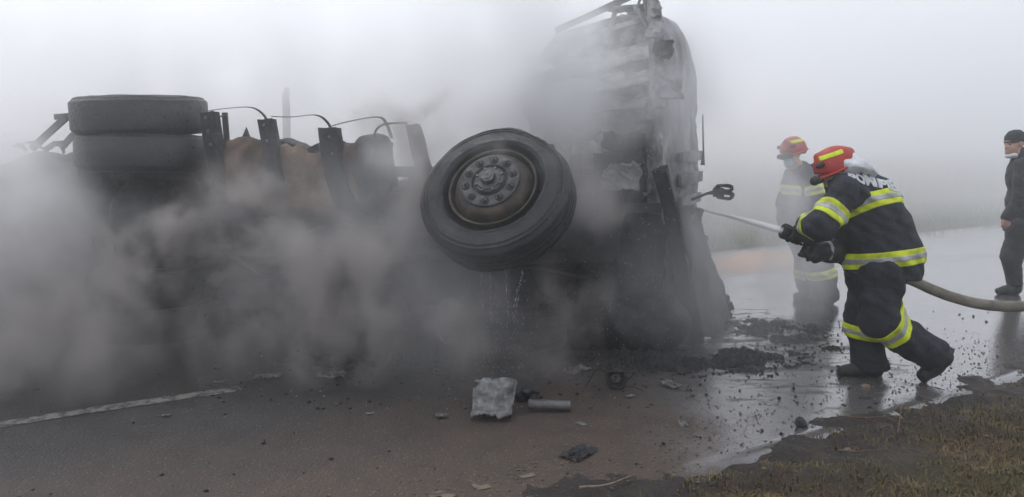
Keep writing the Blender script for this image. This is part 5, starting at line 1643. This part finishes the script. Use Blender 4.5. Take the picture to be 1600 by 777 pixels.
for _ in range(600):
    t = random.random() ** 0.7
    p = jt.lerp(je, t) + Vector((random.gauss(0, 0.015 + 0.08 * t), random.gauss(0, 0.015 + 0.08 * t), random.gauss(0, 0.015 + 0.09 * t))); pl.append((p, random.uniform(0.001, 0.003), 1.0))
drops('water_spray', pl, 'fine water drops splashing back off the cab')

# ------------------------------------------------------------------ smoke, steam, fog
def volume_mat(name, col, aniso, step):
    m = bpy.data.materials.new(name); m.use_nodes = True
    nt = m.node_tree; nt.nodes.clear()
    o = nt.nodes.new('ShaderNodeOutputMaterial'); p = nt.nodes.new('ShaderNodeVolumePrincipled')
    p.inputs['Color'].default_value = (*col, 1); p.inputs['Density'].default_value = 1.0
    p.inputs['Anisotropy'].default_value = aniso
    nt.links.new(p.outputs[0], o.inputs['Volume'])
    m.cycles.volume_step_rate = step
    return m
def smoke(name, lo, hi, vox, puffs, nscale, thr, gain, m, label, seed, stretch=(1, 1, 0.8), nweight=1.0, warp=0.35, detail=4.0):
    """one cloud: soft puffs broken up by fractal noise, held in a voxel grid"""
    ng = bpy.data.node_groups.new(name, 'GeometryNodeTree')
    ng.interface.new_socket('Geometry', in_out='OUTPUT', socket_type='NodeSocketGeometry')
    N, L = ng.nodes, ng.links
    out = N.new('NodeGroupOutput')
    vc = N.new('GeometryNodeVolumeCube')
    vc.inputs['Min'].default_value = lo; vc.inputs['Max'].default_value = hi
    for i, ax_ in enumerate('XYZ'):
        vc.inputs['Resolution ' + ax_].default_value = max(8, int((hi[i] - lo[i]) / vox))
    pos = N.new('GeometryNodeInputPosition').outputs[0]
    def vm(op, a, b=None):
        n = N.new('ShaderNodeVectorMath'); n.operation = op
        for i, x in enumerate((a, b)):
            if x is None: continue
            if isinstance(x, tuple): n.inputs[i].default_value = x
            else: L.new(x, n.inputs[i])
        return n
    def mt(op, a, b=None, clamp=False):
        n = N.new('ShaderNodeMath'); n.operation = op; n.use_clamp = clamp
        for i, x in enumerate((a, b)):
            if x is None: continue
            if isinstance(x, (int, float)): n.inputs[i].default_value = x
            else: L.new(x, n.inputs[i])
        return n.outputs[0]
    def nz_(vec, sc, det, rg=0.55):
        n = N.new('ShaderNodeTexNoise'); n.inputs['Scale'].default_value = sc; n.inputs['Detail'].default_value = det; n.inputs['Roughness'].default_value = rg
        L.new(vec, n.inputs['Vector']); return n
    sp = vm('ADD', vm('MULTIPLY', pos, stretch).outputs[0], (seed * 3.1, seed * 1.7, seed * 2.3)).outputs[0]
    wn_ = nz_(sp, nscale * 0.55, 2.0)
    wv = vm('MULTIPLY', vm('SUBTRACT', wn_.outputs['Color'], (0.5, 0.5, 0.5)).outputs[0], (warp * 2, warp * 2, warp * 2)).outputs[0]
    wp = vm('ADD', pos, wv).outputs[0]
    tot = None
    for (c, r, a) in puffs:
        d = vm('MULTIPLY', vm('SUBTRACT', wp, tuple(c)).outputs[0], tuple(1.0 / x for x in r))
        ln = vm('LENGTH', d.outputs[0]).outputs['Value']
        mr = N.new('ShaderNodeMapRange'); mr.interpolation_type = 'SMOOTHERSTEP'
        mr.inputs['From Min'].default_value = 1.0; mr.inputs['From Max'].default_value = 0.0; mr.inputs['To Max'].default_value = a
        L.new(ln, mr.inputs['Value'])
        tot = mr.outputs[0] if tot is None else mt('ADD', tot, mr.outputs[0])
    fb = nz_(vm('ADD', sp, wv).outputs[0], nscale, detail, 0.64).outputs['Fac']
    brk = mt('MULTIPLY', mt('SUBTRACT', fb, thr), nweight)                  # noise carves the puffs
    den = mt('MULTIPLY', mt('MAXIMUM', mt('MULTIPLY', tot, mt('MAXIMUM', brk, 0.0)), 0.0), gain)
    L.new(den, vc.inputs['Density'])
    sm_ = N.new('GeometryNodeSetMaterial'); sm_.inputs['Material'].default_value = m
    L.new(vc.outputs[0], sm_.inputs['Geometry']); L.new(sm_.outputs[0], out.inputs[0])
    me = bpy.data.meshes.new(name); o = bpy.data.objects.new(name, me); COL.objects.link(o); me.materials.append(m)
    md = o.modifiers.new('cloud', 'NODES'); md.node_group = ng
    return tag(o, label, 'smoke', kind='stuff')
def puff(u, v, Y, r, a, ry=None, rz=None):
    return (W(u, v, Y), (r, ry or r, rz or r), a)
M['smoke'] = volume_mat('grey smoke', (0.585, 0.55, 0.535), 0.1, 1.0)
M['steam'] = volume_mat('white steam', (0.994, 0.994, 0.997), 0.25, 1.0)

low = [puff(-120, 420, 5.6, 1.0, 0.8), puff(50, 420, 5.3, 0.8, 0.8), puff(0, 540, 4.95, 0.9, 0.8), puff(110, 370, 5.4, 0.5, 0.6), puff(200, 560, 4.9, 0.5, 0.35), puff(120, 500, 5.0, 0.6, 0.45),
       puff(225, 420, 5.25, 0.5, 1.2), puff(255, 380, 5.3, 0.42, 1.0), puff(310, 350, 5.4, 0.36, 0.9), puff(365, 290, 5.5, 0.36, 0.9), puff(380, 380, 5.35, 0.42, 0.9),
       puff(480, 440, 5.25, 0.55, 1.1), puff(450, 520, 5.1, 0.55, 1.0), puff(580, 510, 5.1, 0.6, 0.8), puff(600, 400, 5.35, 0.5, 1.1), puff(640, 300, 5.5, 0.38, 1.5), puff(615, 225, 5.8, 0.36, 1.2), puff(680, 200, 5.75, 0.4, 1.0),
       puff(690, 232, 5.0, 0.15, 0.6), puff(730, 540, 5.1, 0.6, 0.5), puff(330, 560, 5.0, 0.5, 0.3), puff(800, 212, 4.98, 0.13, 0.5), puff(935, 290, 5.55, 0.36, 0.7), puff(900, 450, 5.35, 0.5, 0.4), puff(860, 560, 5.1, 0.5, 0.25),
       puff(1010, 470, 5.5, 0.4, 0.35)]
smoke('smoke', (-5.5, 4.3, 0.0), (1.7, 6.6, 3.0), 0.035, low, 3.2, 0.465, 50.0, M['smoke'], 'grey smoke rolling low in front of the burnt truck', 1.0, detail=8.0, warp=0.45, stretch=(1, 1, 0.75))
high = [puff(660, 255, 5.35, 0.26, 1.2), puff(860, 245, 5.3, 0.2, 0.9), puff(905, 300, 5.4, 0.3, 0.8), puff(785, 204, 5.05, 0.14, 0.8), puff(1112, 300, 6.15, 0.3, 0.7), puff(540, 330, 5.55, 0.3, 0.7), puff(-60, 300, 5.9, 1.2, 0.9), puff(30, 290, 5.7, 0.8, 1.0), puff(60, 380, 5.4, 0.7, 0.6), puff(235, 365, 5.5, 0.4, 0.7), puff(340, 310, 5.6, 0.33, 0.6), puff(620, 270, 5.75, 0.35, 1.2), puff(640, 340, 5.6, 0.35, 0.9), puff(680, 215, 5.6, 0.3, 0.9), puff(720, 230, 5.0, 0.14, 0.6), puff(1235, 310, 6.9, 0.6, 1.0), puff(1240, 430, 6.9, 0.65, 1.1),
        puff(650, 180, 6.9, 0.9, 0.7), puff(720, 120, 6.9, 1.1, 0.55), puff(820, 60, 7.2, 1.2, 0.5), puff(855, 200, 5.9, 0.5, 1.5), puff(875, 120, 5.95, 0.55, 1.7), puff(800, 140, 6.1, 0.7, 1.3), puff(840, 40, 6.2, 0.6, 0.9),
        puff(915, 70, 5.85, 0.42, 1.3), puff(960, 110, 5.75, 0.38, 0.9), puff(1000, 200, 5.7, 0.3, 0.5), puff(1050, 150, 5.95, 0.4, 0.5), puff(800, 120, 5.95, 0.5, 1.2), puff(445, 150, 6.6, 0.4, 0.8), puff(900, 160, 5.8, 0.4, 1.1), puff(965, 190, 5.75, 0.3, 0.5), puff(560, 120, 7.4, 1.2, 0.5), puff(400, 120, 8.0, 1.5, 0.6), puff(150, 140, 8.0, 1.8, 0.6),
        puff(1080, 80, 7.0, 0.9, 0.6), puff(1060, 250, 6.0, 0.4, 0.6), puff(1090, 360, 6.3, 0.5, 0.5), puff(1160, 300, 7.2, 0.8, 0.6), puff(1120, 430, 6.8, 0.6, 0.4), puff(1200, 200, 8.0, 1.1, 0.5), puff(760, -40, 7.6, 1.6, 0.4),
        puff(-100, 260, 9.5, 2.4, 0.6), puff(200, 280, 9.5, 2.2, 0.6), puff(500, 280, 9.5, 2.2, 0.7), puff(800, 260, 10, 2.2, 0.7), puff(1040, 260, 10.0, 1.8, 0.5)]
smoke('steam', (-8.5, 4.7, 0.0), (5.0, 12.0, 4.9), 0.07, high, 2.2, 0.38, 13.0, M['steam'], 'white steam billowing up behind and over the cab', 5.0, detail=7.0)

veil = [puff(40, 330, 5.7, 1.0, 0.6), puff(450, 310, 5.8, 0.8, 0.5), puff(-20, 430, 5.5, 1.1, 0.9), puff(430, 470, 5.3, 0.9, 0.6), puff(620, 360, 5.6, 0.9, 0.9), puff(1075, 150, 6.0, 0.7, 1.3), puff(700, 480, 5.2, 1.0, 0.9), puff(900, 260, 5.7, 0.9, 1.1), puff(960, 90, 5.8, 0.8, 1.2), puff(1040, 420, 5.7, 0.8, 1.0), puff(1130, 480, 6.0, 0.9, 0.8), puff(100, 560, 4.9, 0.9, 0.6)]
smoke('smoke', (-5.5, 4.2, 0.0), (2.6, 7.2, 3.6), 0.09, veil, 1.3, 0.2, 1.7, M['steam'], 'thin pale veil of smoke drifting round the whole truck', 8.0, detail=4.0)
M['bank'] = volume_mat('fog bank', (0.992, 0.994, 0.998), 0.75, 2.0)
bank = [((2.0, 15.0, 1.5), (40, 7.5, 7.0), 1.0), ((14.0, 21.0, 1.5), (30, 11, 7.0), 1.0), ((-14.0, 15.0, 2.0), (16, 9, 7), 1.0)]
smoke('fog_bank', (-30, 8.3, -0.1), (34, 26, 5.7), 0.45, bank, 0.22, 0.1, 0.31, M['bank'], 'thick fog and drifting steam over the field beyond the road', 3.0, detail=3.0, warp=0.6)

hz = bpy.data.materials.new('fog'); hz.use_nodes = True
nt = hz.node_tree; nt.nodes.clear()
o_ = nt.nodes.new('ShaderNodeOutputMaterial'); v_ = nt.nodes.new('ShaderNodeVolumePrincipled')
v_.inputs['Color'].default_value = (0.985, 0.988, 0.995, 1); v_.inputs['Density'].default_value = 0.0125; v_.inputs['Anisotropy'].default_value = 0.75
nt.links.new(v_.outputs[0], o_.inputs['Volume'])
b = MB().box((0, 20.5, 2.4), (112, 73, 7.2))
tag(b.build('haze', hz, smooth=False), 'pale autumn fog hanging over road and field', 'fog', kind='stuff')
